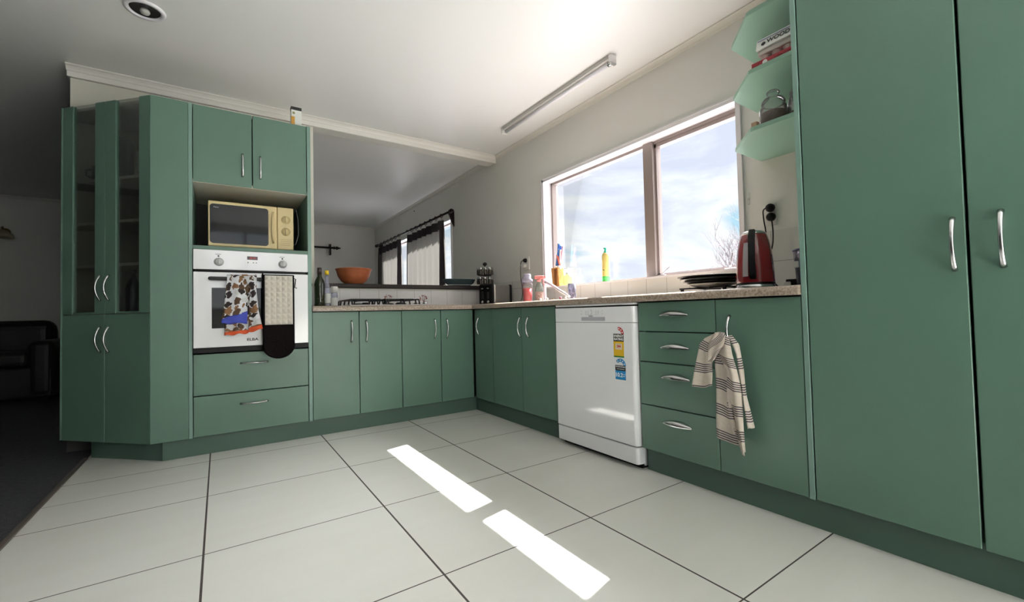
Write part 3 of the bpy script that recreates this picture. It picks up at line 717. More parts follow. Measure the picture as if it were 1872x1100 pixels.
# ================================================================== CLOTHS
def resample(poly, n):
    P = [Vector(p) for p in poly]; d = [0]
    for a, b in zip(P, P[1:]): d.append(d[-1]+(b-a).length)
    out = []
    for i in range(n+1):
        s = d[-1]*i/n; k = 0
        while k < len(d)-2 and d[k+1] < s: k += 1
        t = (s-d[k])/max(1e-9, d[k+1]-d[k]); out.append(P[k].lerp(P[k+1], min(1, t)))
    return out
def fold_panel(mb, left, right, nrm, depth0, amp, waves, phase, v0=0, nu=14, nv=46, shift=0):
    """hanging strip of cloth between two edge lines (3-D points); ripples stand off along nrm"""
    Lp, Rp = resample(left, nv), resample(right, nv); N = Vector(nrm)
    tot = sum((Lp[i+1]-Lp[i]).length for i in range(nv))
    w0 = (Lp[nv//2]-Rp[nv//2]).length
    def f(u, v):
        j = min(nv, int(round(v*nv))); p = Lp[j].lerp(Rp[j], u)
        off = depth0+amp*(.45+.75*v)*math.sin(waves*2*PI*u+phase+.7*math.sin(3*v))+amp*.5*math.sin(7*v+phase*2+3*u)
        bulge = .010*math.sin(PI*u)
        p = p+N*(off+bulge); p.z += .004*math.sin(2*PI*u*waves+phase)*v
        return p
    def uv(u, v):
        j = min(nv, int(round(v*nv))); p = Lp[j].lerp(Rp[j], u)
        return (u*w0, v0+v*tot+shift*u)
    mb.grid(f, nu, nv, uv)
def T6(x, y): return at(1150+x/3.436, 530+y/3.436, 'x', -.035)
tt = thing('tea_towel', 'beige tea towel with dark stripes hanging from a cabinet handle', 'towel', (-.04, -2.08, .45))
def tp(*pts): return [T6(*p) for p in pts]
N = (-1, 0, 0)
mb = MB(); fold_panel(mb, tp((560, 285), (555, 420), (558, 560), (562, 750), (570, 920)), tp((640, 290), (650, 450), (655, 640), (690, 860), (712, 980)), N, .010, .010, 1.2, .3, v0=.030)
mb.build('main_fold', STRIPE, tt, solid=.002)
mb = MB(); fold_panel(mb, tp((580, 262), (500, 300), (468, 335), (455, 440), (440, 520), (424, 606)), tp((606, 262), (560, 330), (545, 400), (545, 470), (552, 540), (556, 600)), N, .024, .010, 1, 1.6, v0=.025)
mb.build('left_fold', STRIPE, tt, solid=.002)
mb = MB(); fold_panel(mb, tp((590, 275), (580, 400), (645, 500), (640, 700), (680, 870), (740, 1035)), tp((660, 290), (675, 400), (695, 480), (728, 640), (742, 800), (765, 1010)), N, .026, .010, 1.0, 2.4, v0=.022, shift=-.02)
mb.build('right_fold', STRIPE, tt, solid=.002)
mb = MB(); fold_panel(mb, tp((640, 285), (690, 400), (705, 520), (735, 680), (765, 870)), tp((655, 283), (700, 340), (735, 500), (752, 660), (797, 855)), N, .014, .005, .8, .5, v0=.005)
mb.build('outer_fold', STRIPE, tt, solid=.002)
mb = MB(); fold_panel(mb, tp((575, 262), (528, 350), (534, 450)), tp((632, 262), (650, 315), (572, 440)), N, .036, .007, 1.3, 0, v0=.045, shift=.085, nv=24)
mb.build('top_gather', STRIPE, tt, solid=.002)
MB().tube(tp((432, 590), (412, 592), (398, 598)), .003, 6).build('hanging_loop', STRIPE, tt)

def T5(x, y, d=-.066): return at(330+x/2.896, 440+y/2.896, 'y', d)
N2 = (0, -1, 0)
et = thing('tea_towel', 'white tea towel printed with brown animals on the oven handle', 'towel', (-1.55, -.066, .85))
def t5(*p): return [T5(*q) for q in p]
mb = MB(); fold_panel(mb, t5((246, 190), (243, 300), (238, 400), (232, 484)), t5((395, 190), (400, 250), (372, 400), (358, 470)), N2, .000, .004, 2.2, .3)
mb.build('back_layer', ANIMAL, et, solid=.0015)
mb = MB(); fold_panel(mb, t5((232, 484), (232, 502)), t5((358, 470), (360, 488)), N2, .001, .003, 2, .3, nv=4)
mb.build('orange_hem', ORANGEH, et, solid=.002)['label'] = 'orange hem'
mb = MB(); fold_panel(mb, t5((246, 186), (236, 300), (226, 370), (218, 418)), t5((345, 186), (330, 220), (354, 300), (354, 380)), N2, .016, .005, 1.6, 1.2)
mb.build('front_layer', ANIMAL, et, solid=.0015)
mb = MB(); fold_panel(mb, t5((218, 412), (215, 440)), t5((354, 372), (353, 436)), N2, .017, .005, 1.6, 1.2, nv=4)
mb.build('blue_hem', BLUEH, et, solid=.002)['label'] = 'blue hem'
mb = MB(); fold_panel(mb, t5((330, 186), (368, 250), (362, 350), (360, 462)), t5((402, 186), (400, 250), (412, 370), (430, 445)), N2, .018, .005, 1.1, 2.6)
mb.build('side_layer', ANIMAL, et, solid=.0015)
mb = MB(); fold_panel(mb, t5((360, 460), (358, 484)), t5((430, 443), (436, 466)), N2, .019, .004, 1.1, 2.6, nv=4)
mb.build('orange_hem', ORANGEH, et, solid=.002)['label'] = 'orange hem'
# fold of cloth over the bar
mb = MB(); fold_panel(mb, [T5(246, 186, -.085), T5(246, 178, -.066), T5(246, 184, -.045), T5(248, 260, -.036)], [T5(402, 186, -.085), T5(402, 178, -.066), T5(402, 184, -.045), T5(400, 260, -.036)], N2, 0, .001, 3, 0, nv=14)
mb.build('top_fold', ANIMAL, et, solid=.0015)

ol = thing('oven_mitt', 'quilted cream oven glove with black ends hanging over the oven handle', 'oven mitt', (-1.37, -.07, .8))
a, b, c = T5(438, 186), T5(590, 190), T5(590, 445); c0 = T5(446, 444)
x0, x1, zt, zb = T5(432, 190).x, T5(600, 190).x, T5(438, 186).z, T5(520, 622).z
n = 26
def mitt_outline(x0, x1, zt, zb):
    r = (x1-x0)/2; cx = (x0+x1)/2; pts = [(x0, zt), (x0, zb+r)]
    for i in range(1, n): q = PI+PI*i/n; pts.append((cx+r*math.cos(q), zb+r*.9+r*.9*math.sin(q)))
    pts += [(x1, zb+r), (x1, zt)]; return pts
mb = MB().prism(mitt_outline(x0, x1, zt-.004, zb), -.086, -.067, 'y', bev=.004); mb.build('glove_back', CLOTHB, ol)
mb = MB().prism(mitt_outline(x0+.004, x1-.002, c.z+.002, zb+.003), -.098, -.086, 'y', bev=.004); mb.build('hand_pocket', CLOTHB, ol)
mb = MB().tube([(x0+.003, -.07, zt), (x0+.003, -.058, zt+.014), (x0+.003, -.035, zt), (x0+.003, -.035, zt-.10)], .004, 6)
mb.box((x0, -.042, zt-.15), (x1, -.034, zt)).box((x0, -.086, zt-.006), (x1, -.034, zt+.008), .004); mb.build('over_bar', CLOTHB, ol)
qm = MB(); nx, nz = 5, 9; qx0, qx1, qz1, qz0 = x0+.012, x1-.010, zt+.002, c.z+.004
cw, ch = (qx1-qx0)/nx, (qz1-qz0)/nz
for i in range(nx):
    for j in range(nz):
        X0, Z0 = qx0+i*cw, qz0+j*ch; t = bmesh.new(); y = -.0865
        v = [t.verts.new(p) for p in ((X0, y, Z0), (X0+cw, y, Z0), (X0+cw, y, Z0+ch), (X0, y, Z0+ch), (X0+cw/2, y-.010, Z0+ch/2))]
        for k in range(4): t.faces.new([v[k], v[(k+1) % 4], v[4]])
        t.faces.new(v[:4][::-1]); qm.merge(t)
qm.build('quilting', QUILT, ol)
lp = T5(600, 200); MB().tube([lp+Vector(q) for q in ((0, 0, 0), (.010, -.002, -.004), (.006, -.004, -.035), (.004, -.004, -.055), (.016, -.004, -.060))], .0025, 6).build('hanging_loop', CLOTHB, ol)

# ================================================================== HOB
hob = thing('gas_hob', 'gas hob with black iron pan supports set in the worktop', 'hob', (-.60, .30, TOP))
MB().box((-.93, .055, TOP), (-.265, .53, TOP+.008), .003).build('hob_plate', STEEL, hob)
def burner(x, y, r):
    m = MB().lathe([(r, 0), (r, .010), (r*.8, .014), (r*.8, .018), (0, .020)], (x, y, TOP+.008), 24); m.build('burner', IRON, hob)
for x, y, r in ((-.79, .17, .030), (-.79, .41, .040), (-.53, .17, .040), (-.53, .41, .030)): burner(x, y, r)
for xc in (-.79, -.535):
    g = MB(); zt = TOP+.046; x0, x1, y0, y1 = xc-.118, xc+.118, .075, .50
    for x in (x0, xc, x1): g.tube([(x, y0, TOP+.010), (x, y0+.012, zt-.004), (x, y0+.03, zt), (x, y1-.03, zt), (x, y1-.012, zt-.004), (x, y1, TOP+.010)], .0058, 6)
    for y in (y0+.085, (y0+y1)/2, y1-.09): g.tube([(x0-.006, y, TOP+.012), (x0, y, zt-.002), (x0+.02, y, zt+.002), (x1-.02, y, zt+.002), (x1, y, zt-.002), (x1+.006, y, TOP+.012)], .0058, 6)
    g.build('pan_support', IRON, hob)
for y in (.14, .24, .34, .44): MB().lathe([(.018, 0), (.017, .016), (.012, .020), (0, .020)], (-.345, y, TOP+.008), 16).build('knob', CHROME, hob)

# ================================================================== ITEMS ON THE WORKTOP, LEFT RUN
def bottle(name, label, cat, x, y, z, prof, m, cap, mcap, lab=None, group=None, mlab=None):
    t = thing(name, label, cat, (x, y, z), group)
    MB().lathe(prof, (x, y, z), 24).build('body', m, t)
    MB().lathe(cap, (x, y, z), 20).build('cap', mcap, t)
    if lab: MB().lathe([(lab[2], lab[0]), (lab[2], lab[1])], (x, y, z), 24, cap=False).build('paper_label', mlab or LABELW, t)
    return t
gb = 'bottles beside the oven tower'
bottle('oil_bottle', 'dark green oil bottle half hidden behind the oven tower edge', 'bottle', -1.135, .42, TOP, [(.028, 0), (.029, .01), (.029, .17), (.014, .215), (.013, .27)], OLIVE, [(.015, .262), (.015, .295), (0, .296)], BLACK, (.02, .16, .0295), gb)
bottle('wine_bottle', 'dark olive glass bottle beside the oven tower, left of the yellow-capped one', 'bottle', -1.066, .36, TOP, [(.034, 0), (.036, .008), (.036, .165), (.030, .195), (.015, .222), (.013, .262)], OLIVE, [(.0155, .240), (.0155, .285), (.013, .288), (0, .288)], mat('dark_foil', (.04, .02, .02), .3), None, gb)
bottle('sauce_bottle', 'clear sauce bottle with a yellow cap beside the oven tower', 'bottle', -1.012, .38, TOP, [(.021, 0), (.023, .006), (.023, .12), (.017, .165), (.0105, .20), (.0105, .24)], CLEARP, [(.014, .238), (.0145, .270), (0, .271)], YEL, (.03, .10, .0235), gb)
bottle('salt_grinder', 'small clear salt grinder right of the yellow-capped bottle', 'grinder', -.962, .38, TOP, [(.023, 0), (.024, .006), (.022, .10), (.021, .11)], CLEARP, [(.024, .108), (.025, .150), (.022, .154), (0, .154)], PLW, (.01, .07, .0245), gb, mat('salt', (.7, .7, .68), .8))
# bowls on the ledge
zb = 1.030
MB_ = MB().lathe([(.0, .0), (.060, 0), (.066, .004), (.100, .030), (.125, .070), (.137, .112), (.142, .124), (.146, .128), (.143, .133), (.136, .130), (.128, .105), (.100, .042), (.055, .014), (0, .010)], (-.735, .72, zb), 48)
tag(MB_.build('serving_bowl', TERRA), 'large round terracotta bowl on the dark ledge', 'bowl')
mb = MB().lathe([(0, 0), (.07, 0), (.115, .012), (.155, .040), (.172, .070), (.176, .073), (.174, .077), (.168, .075), (.148, .045), (.11, .022), (0, .010)], (.285, .783, zb), 48, sy=.42)
tag(mb.build('serving_dish', SLATE), 'wide shallow dark slate dish on the right end of the dark ledge', 'bowl')
# spice rack
sr = thing('spice_rack', 'two-tier spice carousel frame beside the slate dish', 'rack', (.49, .66, zb))
sx, sy = .500, .650
mb = MB().lathe([(.055, 0), (.055, .008), (.01, .012), (.008, .205), (.02, .212), (.022, .225), (.012, .238), (0, .240)], (sx, sy, zb), 20)
for z in (.014, .108): mb.lathe([(.070, z), (.070, z+.004), (.01, z+.004)], (sx, sy, zb), 24)
mb.build('stand', IRON, sr)
order = ('leftmost', 'second from left', 'middle', 'second from right', 'rightmost')
for tier, z in ((0, .018), (1, .112)):
    for k in range(5):
        q = math.radians(238+(k-2)*47+tier*6); x, y = sx+.062*math.cos(q), sy+.062*math.sin(q)
        nm = ('lower', 'upper')[tier]
        j = thing('spice_jar', '%s of the chrome-lidded jars on the %s tier of the carousel' % (order[k], nm), 'jar', (x, y, zb+z), 'spice jars on the carousel')
        MB().lathe([(.0, 0), (.019, 0), (.0205, .006), (.0205, .040), (.016, .050)], (x, y, zb+z+.0005), 14).build('glass_body', mat('spice_glass', (.05, .035, .025), .12, coat=.6), j)
        MB().lathe([(.018, .047), (.0205, .051), (.0205, .068), (.016, .076), (0, .078)], (x, y, zb+z+.0005), 14).build('lid', CHROME, j)
# toaster, set across the corner
ts = thing('toaster', 'brushed steel two-slot toaster with black ends in the worktop corner', 'toaster', (.40, .35, TOP))
tM = Matrix.Translation((.395, .315, TOP)) @ Matrix.Rotation(math.radians(16), 4, 'Z')
def TB(size, c, m, name, bev=.006, par=None): return MB().obox(size, tM @ Matrix.Translation(c), bev, 3).build(name, m, par or ts)
TB((.22, .165, .175), (.02, 0, .100), STEEL, 'body', .018)
e = TB((.028, .170, .180), (-.100, 0, .098), BLACK, 'end_panel', .012); TB((.028, .170, .180), (.140, 0, .098), BLACK, 'end_panel', .012)
TB((.24, .15, .012), (.02, 0, .008), BLACK, 'base', .004)
for y in (-.035, .035):
    TB((.006, .030, .115), (-.1145, y, .110), BLKG, 'lever_slot', .002, e); TB((.016, .022, .010), (-.118, y, .148), CHROME, 'lever', .003, e)
    MB().lathe([(.013, 0), (.013, .008), (.010, .012), (0, .012)], M=tM @ Matrix.Translation((-.114, y, .030)) @ Matrix.Rotation(-PI/2, 4, 'Y'), seg=18).build('dial', CHROME, e)
TB((.16, .026, .003), (.02, -.03, .188), BLACK, 'bread_slot', .001); TB((.16, .026, .003), (.02, .03, .188), BLACK, 'bread_slot', .001)

# ================================================================== SOCKETS
def socket_plate(label, yc, zc, w, h):
    t = thing('wall_socket', label, 'socket', (WX, yc, zc))
    MB().box((WX-.009, yc-w/2, zc-h/2), (WX-.0005, yc+w/2, zc+h/2), .003).build('plate', PLW, t)
    return t
s1 = socket_plate('white double wall socket with two black plugs near the pantry', -1.962, 1.226, .066, .112)
mk = MB()
for z in (1.262, 1.196): mk.box((WX-.0105, -1.935, z-.006), (WX-.009, -1.943, z+.006), .0008)
mk.build('switch', PLW, s1)
def plug(label, y, z, m=BLACK, name='power_plug', r=.021):
    t = thing(name, label, 'plug', (WX-.009, y, z))
    MB().lathe([(r, 0), (r, .012), (r*.85, .020), (r*.45, .030), (0, .032)], M=Matrix.Translation((WX-.0095, y, z)) @ Matrix.Rotation(-PI/2, 4, 'Y'), seg=20).build('plug_body', m, t)
    return t
def cord(parent, pts, r=.0032, m=BLACK):
    pts = [Vector(p) for p in pts]; out = []
    for i in range(len(pts)-1):
        p0, p1, p2, p3 = pts[max(i-1, 0)], pts[i], pts[i+1], pts[min(i+2, len(pts)-1)]
        for k in range(8):
            t = k/8; out.append(.5*((2*p1)+(-p0+p2)*t+(2*p0-5*p1+4*p2-p3)*t*t+(-p0+3*p1-3*p2+p3)*t**3))
    out.append(pts[-1]); return MB().tube(out, r, 8).build('power_cord', m, parent)
p = plug('black plug in the upper outlet of the socket near the pantry', -1.972, 1.257)
cord(p, [(WX-.035, -1.965, 1.257), (WX-.036, -1.948, 1.245), (WX-.03, -1.946, 1.20), (WX-.03, -1.952, 1.12), (.50, -1.96, 1.05), (.40, -1.98, .93), (.36, -1.98, .90)])
p = plug('black plug in the lower outlet of the socket near the pantry', -1.974, 1.211)
cord(p, [(WX-.035, -1.980, 1.208), (WX-.036, -1.986, 1.19), (WX-.03, -1.987, 1.12), (WX-.035, -1.980, 1.05), (.52, -1.975, .99), (.42, -2.02, .94), (.385, -2.08, .87), (.38, -2.105, .845)])
s2 = socket_plate('white double wall socket between the spice rack and the kitchen window', .105, 1.205, .068, .115)
p = plug('black plug in the socket left of the kitchen window', .115, 1.232, r=.019)
cord(p, [(WX-.035, .122, 1.232), (WX-.038, .150, 1.220), (WX-.038, .158, 1.18), (.58, .155, 1.08), (.57, .12, .98), (.55, .10, .90), (.52, .10, .849), (.50, .14, .846), (.46, .16, .846)])
ad = thing('charger', 'white phone charger plugged in below the black plug', 'charger', (WX-.01, .125, 1.185))
MB().box((WX-.045, .100, 1.168), (WX-.0095, .140, 1.198), .004).build('charger_body', PLW, ad)
cord(ad, [(WX-.045, .125, 1.183), (.565, .16, 1.19), (.56, .22, 1.15), (.55, .35, 1.08), (.56, .46, 1.045), (.50, .545, 1.0395), (.30, .558, 1.038), (.12, .60, 1.038), (.05, .64, 1.036)], .0018, PLW)
hk = MB().lathe([(.008, 0), (.008, .004), (.003, .005), (.003, .012), (0, .012)], M=Matrix.Translation((WX, -1.861, 1.330)) @ Matrix.Rotation(-PI/2, 4, 'Y'), seg=12)
hk.tube([(WX-.010, -1.861, 1.330), (WX-.018, -1.861, 1.322), (WX-.016, -1.861, 1.305), (WX-.008, -1.862, 1.300)], .0022, 6).box((WX-.004, -1.866, 1.300), (WX, -1.856, 1.362), .001)
tag(hk.build('wall_hook', PLW), 'tiny white wall hook between the kitchen window and socket', 'hook')

# ================================================================== ITEMS AT THE WINDOW
SZ = KW[2]+.012                                   # sill top
# knife block with cutlery handles, on the sill
kb = thing('knife_block', 'slanted bamboo knife block on the left end of the window sill', 'knife block', (.652, -.285, SZ))
kM = Matrix.Translation((.650, -.352, SZ)) @ Matrix.Rotation(math.radians(-8), 4, 'X')
k2 = MB(); k2.prism([(-.042, 0), (.042, 0), (.058, .155), (-.028, .155)], -.030, .030, 'x', bev=.003)
for v in k2.bm.verts: v.co = Matrix.Translation((.650, -.285, SZ)) @ v.co
k2.build('block', WOOD, kb)
MB().box((.618, -.300, SZ+.012), (.6195, -.268, SZ+.142)).build('dark_inlay', mat('dark_bamboo', (.25, .10, .03), .5), kb)
specs = [(BLUEK, 'blue', .000, -.020, .145, -.10), (BLUEK, 'blue', .012, -.006, .13, -.12), (CORAL, 'coral red', -.012, .030, .075, .35), (mat('pink_handle', (.75, .35, .42), .4), 'pink', .008, .006, .125, -.22), (BLUEK, 'blue', -.010, -.028, .11, -.25), (mat('pale_handle', (.7, .68, .72), .4), 'white', -.002, .014, .10, -.05)]
pos = {0: 'tallest', 1: 'middle', 4: 'rightmost'}
for i, (m_, cn, dx, dy, L, lean) in enumerate(specs):
    bx, by, bz = .650+dx, -.300-dy, SZ+.150
    lb = ('%s blue-handled knife in the bamboo block' % pos[i]) if cn == 'blue' else '%s-handled knife in the bamboo block' % cn
    t = thing('kitchen_knife', lb, 'knife', (bx, by, bz), 'knives in the block')
    d = Vector((0, lean, 1)).normalized(); p = Vector((bx, by, bz))
    L *= 1.28; hM = Matrix.Translation(p+d*(.02+L/2)) @ d.to_track_quat('Z', 'X').to_matrix().to_4x4()
    MB().obox((.013, .021, L), hM, .005, 3).build('handle', m_, t)
    MB().obox((.002, .016, .030), Matrix.Translation(p+d*.007) @ d.to_track_quat('Z', 'X').to_matrix().to_4x4()).build('blade', CHROME, t)
# soap pump
sp = thing('soap_dispenser', 'clear pump bottle of yellow-green hand soap on the window sill', 'soap', (.655, -.392, SZ))
MB().lathe([(0, 0), (.032, 0), (.035, .006), (.035, .060), (.028, .078), (.012, .086), (.012, .092)], (.655, -.392, SZ), 24, sy=1.1).build('bottle', SOAPG, sp)
MB().lathe([(.014, .090), (.014, .104), (.004, .106), (.004, .136), (.009, .138), (.009, .144), (0, .145)], (.655, -.392, SZ), 14).tube([(.655, -.392, SZ+.141), (.655, -.365, SZ+.141), (.655, -.358, SZ+.135)], .004, 8).build('pump', mat('grey_blue_plastic', (.42, .50, .52), .3), sp)
# dish liquid
dl = thing('dish_soap_bottle', 'tall yellow washing-up liquid bottle with a green cap on the sill', 'bottle', (.665, -.80, SZ))
MB().lathe([(0, 0), (.026, 0), (.028, .006), (.0275, .05), (.0265, .12), (.0265, .185), (.022, .205), (.012, .214), (0, .215)], (.665, -.800, SZ), 28, sy=1.0).build('bottle', LEMON, dl)
MB().lathe([(.0285, .004), (.0283, .040)], (.665, -.800, SZ), 28, cap=False).build('green_band', LIME, dl)
MB().lathe([(.013, .212), (.013, .222), (.008, .224), (.007, .236), (.009, .240), (.008, .250), (0, .252)], (.665, -.800, SZ), 16).obox((.010, .022, .010), Matrix.Translation((.665, -.795, SZ+.243)) @ Matrix.Rotation(.5, 4, 'X'), .003).build('cap', TEAL, dl)
text('bottle_lettering', 'Fa', .014, (.6372, -.806, SZ+.085), (0, -1, 0), (0, 0, 1), ENG, dl, align='CENTER', bold=.0005)
# shaker bottle with red drink (on worktop)
x, y = .36, -.245
sh = thing('shaker_bottle', 'clear shaker bottle with red drink on the worktop', 'bottle', (x, y, TOP))
MB().lathe([(0, .004), (.034, .004), (.038, .12)], (x, y, TOP), 24).build('drink', PINKR, sh)
MB().lathe([(.036, 0), (.037, .01), (.041, .14), (.041, .165)], (x, y, TOP), 28).build('cup', CLEAR, sh)
MB().lathe([(.042, .160), (.043, .188), (.030, .196), (.030, .226), (.026, .232), (0, .232)], (x, y, TOP), 24).build('lid', CLEARP, sh)
# trigger spray
x, y = .33, -.435
ss = thing('spray_bottle', 'clear spray bottle with a red trigger head on the worktop', 'bottle', (x, y, TOP))
MB().lathe([(0, 0), (.028, 0), (.030, .006), (.030, .10), (.020, .140), (.013, .150), (.013, .160)], (x, y, TOP), 24).build('bottle', glass('clear_green_plastic', (.86, .90, .88), 1.1, .12, (.45, .50, .48)), ss)
MB().lathe([(.0305, .02), (.0305, .080)], (x, y, TOP), 24, cap=False).build('paper_label', mat('spray_label', (.30, .20, .18), .6, noise_amt=.6, nscale=120), ss)
sd = Vector((.62, -.78, 0)).normalized()
hM = Matrix.Translation((x, y, TOP+.186)) @ Matrix.Rotation(math.atan2(sd.y, sd.x), 4, 'Z')
mb = MB().lathe([(.016, .156), (.016, .174), (.010, .178)], (x, y, TOP), 18)
mb.obox((.075, .022, .026), hM @ Matrix.Translation((.002, 0, .004)), .008, 3); mb.obox((.016, .016, .014), hM @ Matrix.Translation((.046, 0, .006)), .004)
h0 = Vector((x, y, TOP+.178)); mb.tube([h0+sd*.026, h0+sd*.036+Vector((0, 0, -.016)), h0+sd*.032+Vector((0, 0, -.034)), h0+sd*.042+Vector((0, 0, -.048))], .0045, 8)
mb.build('trigger_head', mat('coral_plastic', (.62, .22, .21), .35), ss)
# sink tap: riser behind the spray bottle, long spout sloping towards the room
r0 = at(996, 540, 'x', .45); tip = at(1041, 542, 'x', .20); up = at(993, 514, 'x', .45)
tap = thing('sink_tap', 'pale metal sink tap with a long down-sloping spout beside the spray bottle', 'tap', (r0.x, r0.y, TOP))
TAPM = mat('pale_tap_metal', (.70, .68, .74), .25, metal=.5)
MB().lathe([(.024, 0), (.024, .008), (.014, .014), (.013, up.z-TOP-.01), (.010, up.z-TOP)], (r0.x, r0.y, TOP), 18).build('riser', TAPM, tap)
p0 = Vector((r0.x, r0.y, up.z-.006)); pe = tip; pe.z = max(pe.z, TOP+.012)
pts = [p0+Vector((.012, .004, 0)), p0, p0.lerp(pe, .12)+Vector((0, 0, .008)), p0.lerp(pe, .28)+Vector((0, 0, .010)), p0.lerp(pe, .6)+Vector((0, 0, .004)), pe]
MB().tube(pts, [.009, .011, .0115, .011, .009, .008], 12).build('spout', TAPM, tap)
MB().lathe([(.015, 0), (.016, .012), (.010, .018), (0, .019)], (r0.x, r0.y, up.z-.002), 16).tube([(r0.x, r0.y, up.z+.010), (r0.x+.03, r0.y+.04, up.z+.016)], .005, 8).build('lever', TAPM, tap)

# small tumbler with printed pattern
x, y = .33, -.800
tg = thing('glass_tumbler', 'small purplish glass tumbler on the worktop under the window', 'glass', (x, y, TOP))
MB().lathe([(0, .003), (.022, .003), (.026, .118), (.0275, .118), (.024, 0), (0, 0)], (x, y, TOP), 24).build('cup', glass('violet_glass', (.78, .77, .83), 1.2, .30, (.35, .34, .42)), tg)
mb = MB()
for k in range(7):
    q = 2*PI*k/7
    for z in (.035, .070): mb.obox((.010, .0012, .018), Matrix.Translation((x, y, TOP+z)) @ Matrix.Rotation(q, 4, 'Z') @ Matrix.Translation((0, .0265, 0)), 0)
mb.build('printed_pattern', mat('slate_ink', (.10, .10, .16), .5), tg)
# small clutter by the sink edge: pegs / scraps
rnd = random.Random(3)
gsc = 'small food scraps by the worktop edge'
for k in range(5):
    y = (-.84, -.90, -.95, -1.04, -1.08)[k]; x = .02+rnd.uniform(0, .03); r = rnd.uniform(.006, .009)
    t = bmesh.new(); bmesh.ops.create_icosphere(t, subdivisions=2, radius=r)
    for v in t.verts: v.co += v.co.normalized()*noise.noise(v.co*220+Vector((k, 0, 0)))*r*.5; 
    lo = min(v.co.z for v in t.verts)
    mb = MB(); mb.merge(t, Matrix.Translation((x, y, TOP-lo)))
    tag(mb.build('food_scrap', [CARD, CARD, mat('scrap_tan', (.30, .24, .16), .7), mat('scrap_pink', (.30, .10, .14), .7), CARD][k]), ['leftmost tiny pale scrap on the worktop edge, below the spray bottle', 'second tiny pale scrap on the worktop edge, right of the leftmost', 'tiny tan scrap on the worktop edge under the tap spout', 'tiny pink scrap on the worktop edge under the tap spout', 'rightmost tiny pale scrap on the worktop edge, by the spout tip'][k], 'scrap', gsc)
# stacked dark pans
x, y = .36, -1.80
gp = 'dark plates stacked beside the kettle'
zz = TOP+.030
dk = thing('draining_rack', 'low black draining rack under the stacked plates', 'rack', (x, y, TOP))
mb = MB()
for dx in (-.10, .10):
    for dy in (-.12, .10): mb.box((x+dx-.006, y+dy-.006, TOP), (x+dx+.006, y+dy+.006, TOP+.028))
mb.box((x-.11, y-.13, TOP+.022), (x+.11, y-.05, TOP+.029)).box((x-.11, y+.02, TOP+.022), (x+.11, y+.11, TOP+.029)); mb.build('rack_frame', BLACK, dk)
for k, (r, m_) in enumerate(((.115, PLW), (.135, BLACK), (.150, mat('dark_green_plate', (.03, .04, .038), .35)), (.162, BLACK))):
    z = zz+k*.0125; nm = ('lowest, pale plate', 'second plate from the bottom', 'third plate from the bottom', 'topmost, widest dark plate')[k]
    p_ = MB().lathe([(0, 0), (r*.55, 0), (r*.62, .003), (r*.97, .013), (r, .0165), (r*.985, .018), (r*.93, .016), (r*.60, .006), (0, .004)], (x, y, z), 40)
    tag(p_.build('dinner_plate', m_), nm+' in the stack left of the red kettle', 'plate', gp)
# kettle
kx, ky = .165, -2.106
kt = thing('kettle', 'glossy red electric kettle with a black handle on the worktop', 'kettle', (kx, ky, TOP))
MB().lathe([(.0, 0), (.076, 0), (.078, .004), (.078, .018), (.074, .021), (0, .021)], (kx, ky, TOP), 40).build('power_base', CHROME, kt)
kbody = MB().lathe([(.076, .021), (.0775, .026), (.077, .06), (.074, .12), (.069, .17), (.062, .21), (.054, .238), (.050, .246)], (kx, ky, TOP), 48).build('body', RED, kt)
MB().lathe([(.0785, .020), (.0785, .028), (.0765, .029)], (kx, ky, TOP), 48, cap=False).build('base_ring', BLACK, kt)
MB().lathe([(.051, .244), (.050, .250), (.042, .258), (.020, .262), (0, .263)], (kx, ky, TOP), 32).build('lid', CHROME, kt)
cdir = (Vector((CX, CY, 0))-Vector((kx, ky, 0))).normalized(); q = math.atan2(cdir.y, cdir.x)-.10
cdir = Vector((math.cos(q), math.sin(q), 0)); sdv = Vector((-cdir.y, cdir.x, 0))
def KP(r, z): return Vector((kx, ky, TOP))+cdir*r+Vector((0, 0, z))
t = bmesh.new(); prof = [(.030, .262), (.062, .262), (.092, .235), (.105, .19), (.108, .14), (.102, .09), (.090, .055), (.080, .040), (.074, .045), (.078, .07), (.086, .10), (.090, .14), (.087, .185), (.076, .218), (.056, .240), (.030, .248)]
wds = .0125
lo = [t.verts.new(KP(r, z)-sdv*wds) for r, z in prof]; hi = [t.verts.new(KP(r, z)+sdv*wds) for r, z in prof]; k = len(prof)
for i in range(k): t.faces.new([lo[i], lo[(i+1) % k], hi[(i+1) % k], hi[i]])
t.faces.new(lo[::-1]); t.faces.new(hi); bmesh.ops.recalc_face_normals(t, faces=t.faces[:]); bmesh.ops.bevel(t, geom=t.edges[:], offset=.003, segments=2, affect='EDGES')
mb = MB(); mb.merge(t); mb.build('handle', BLACK, kt)
# water gauge, following the body beside the handle
t = bmesh.new(); rows = []
q0 = math.atan2(cdir.y, cdir.x)-.50
for i, (r, z) in enumerate([(.0775, .055), (.0765, .09), (.075, .12), (.072, .15), (.069, .175), (.064, .205)]):
    rows.append([t.verts.new((kx+(r+.0012)*math.cos(q0+w_), ky+(r+.0012)*math.sin(q0+w_), TOP+z)) for w_ in (-.04, .06, .17, .27)])
for a, b in zip(rows, rows[1:]):
    for i in range(3): t.faces.new([a[i], a[i+1], b[i+1], b[i]])
mb = MB(); mb.merge(t); mb.build('water_gauge', mat('gauge_grey', (.42, .38, .40), .2), kt, solid=.001)
sq = math.atan2(-cdir.y, -cdir.x); sv = Vector((math.cos(sq), math.sin(sq), 0)); c0 = Vector((kx, ky, TOP))
MB().tube([c0+sv*.045+Vector((0, 0, .20)), c0+sv*.066+Vector((0, 0, .232)), c0+sv*.078+Vector((0, 0, .247))], [.024, .016, .010], 12).build('spout', RED, kt)
kt.scale = (.92, .92, .92)

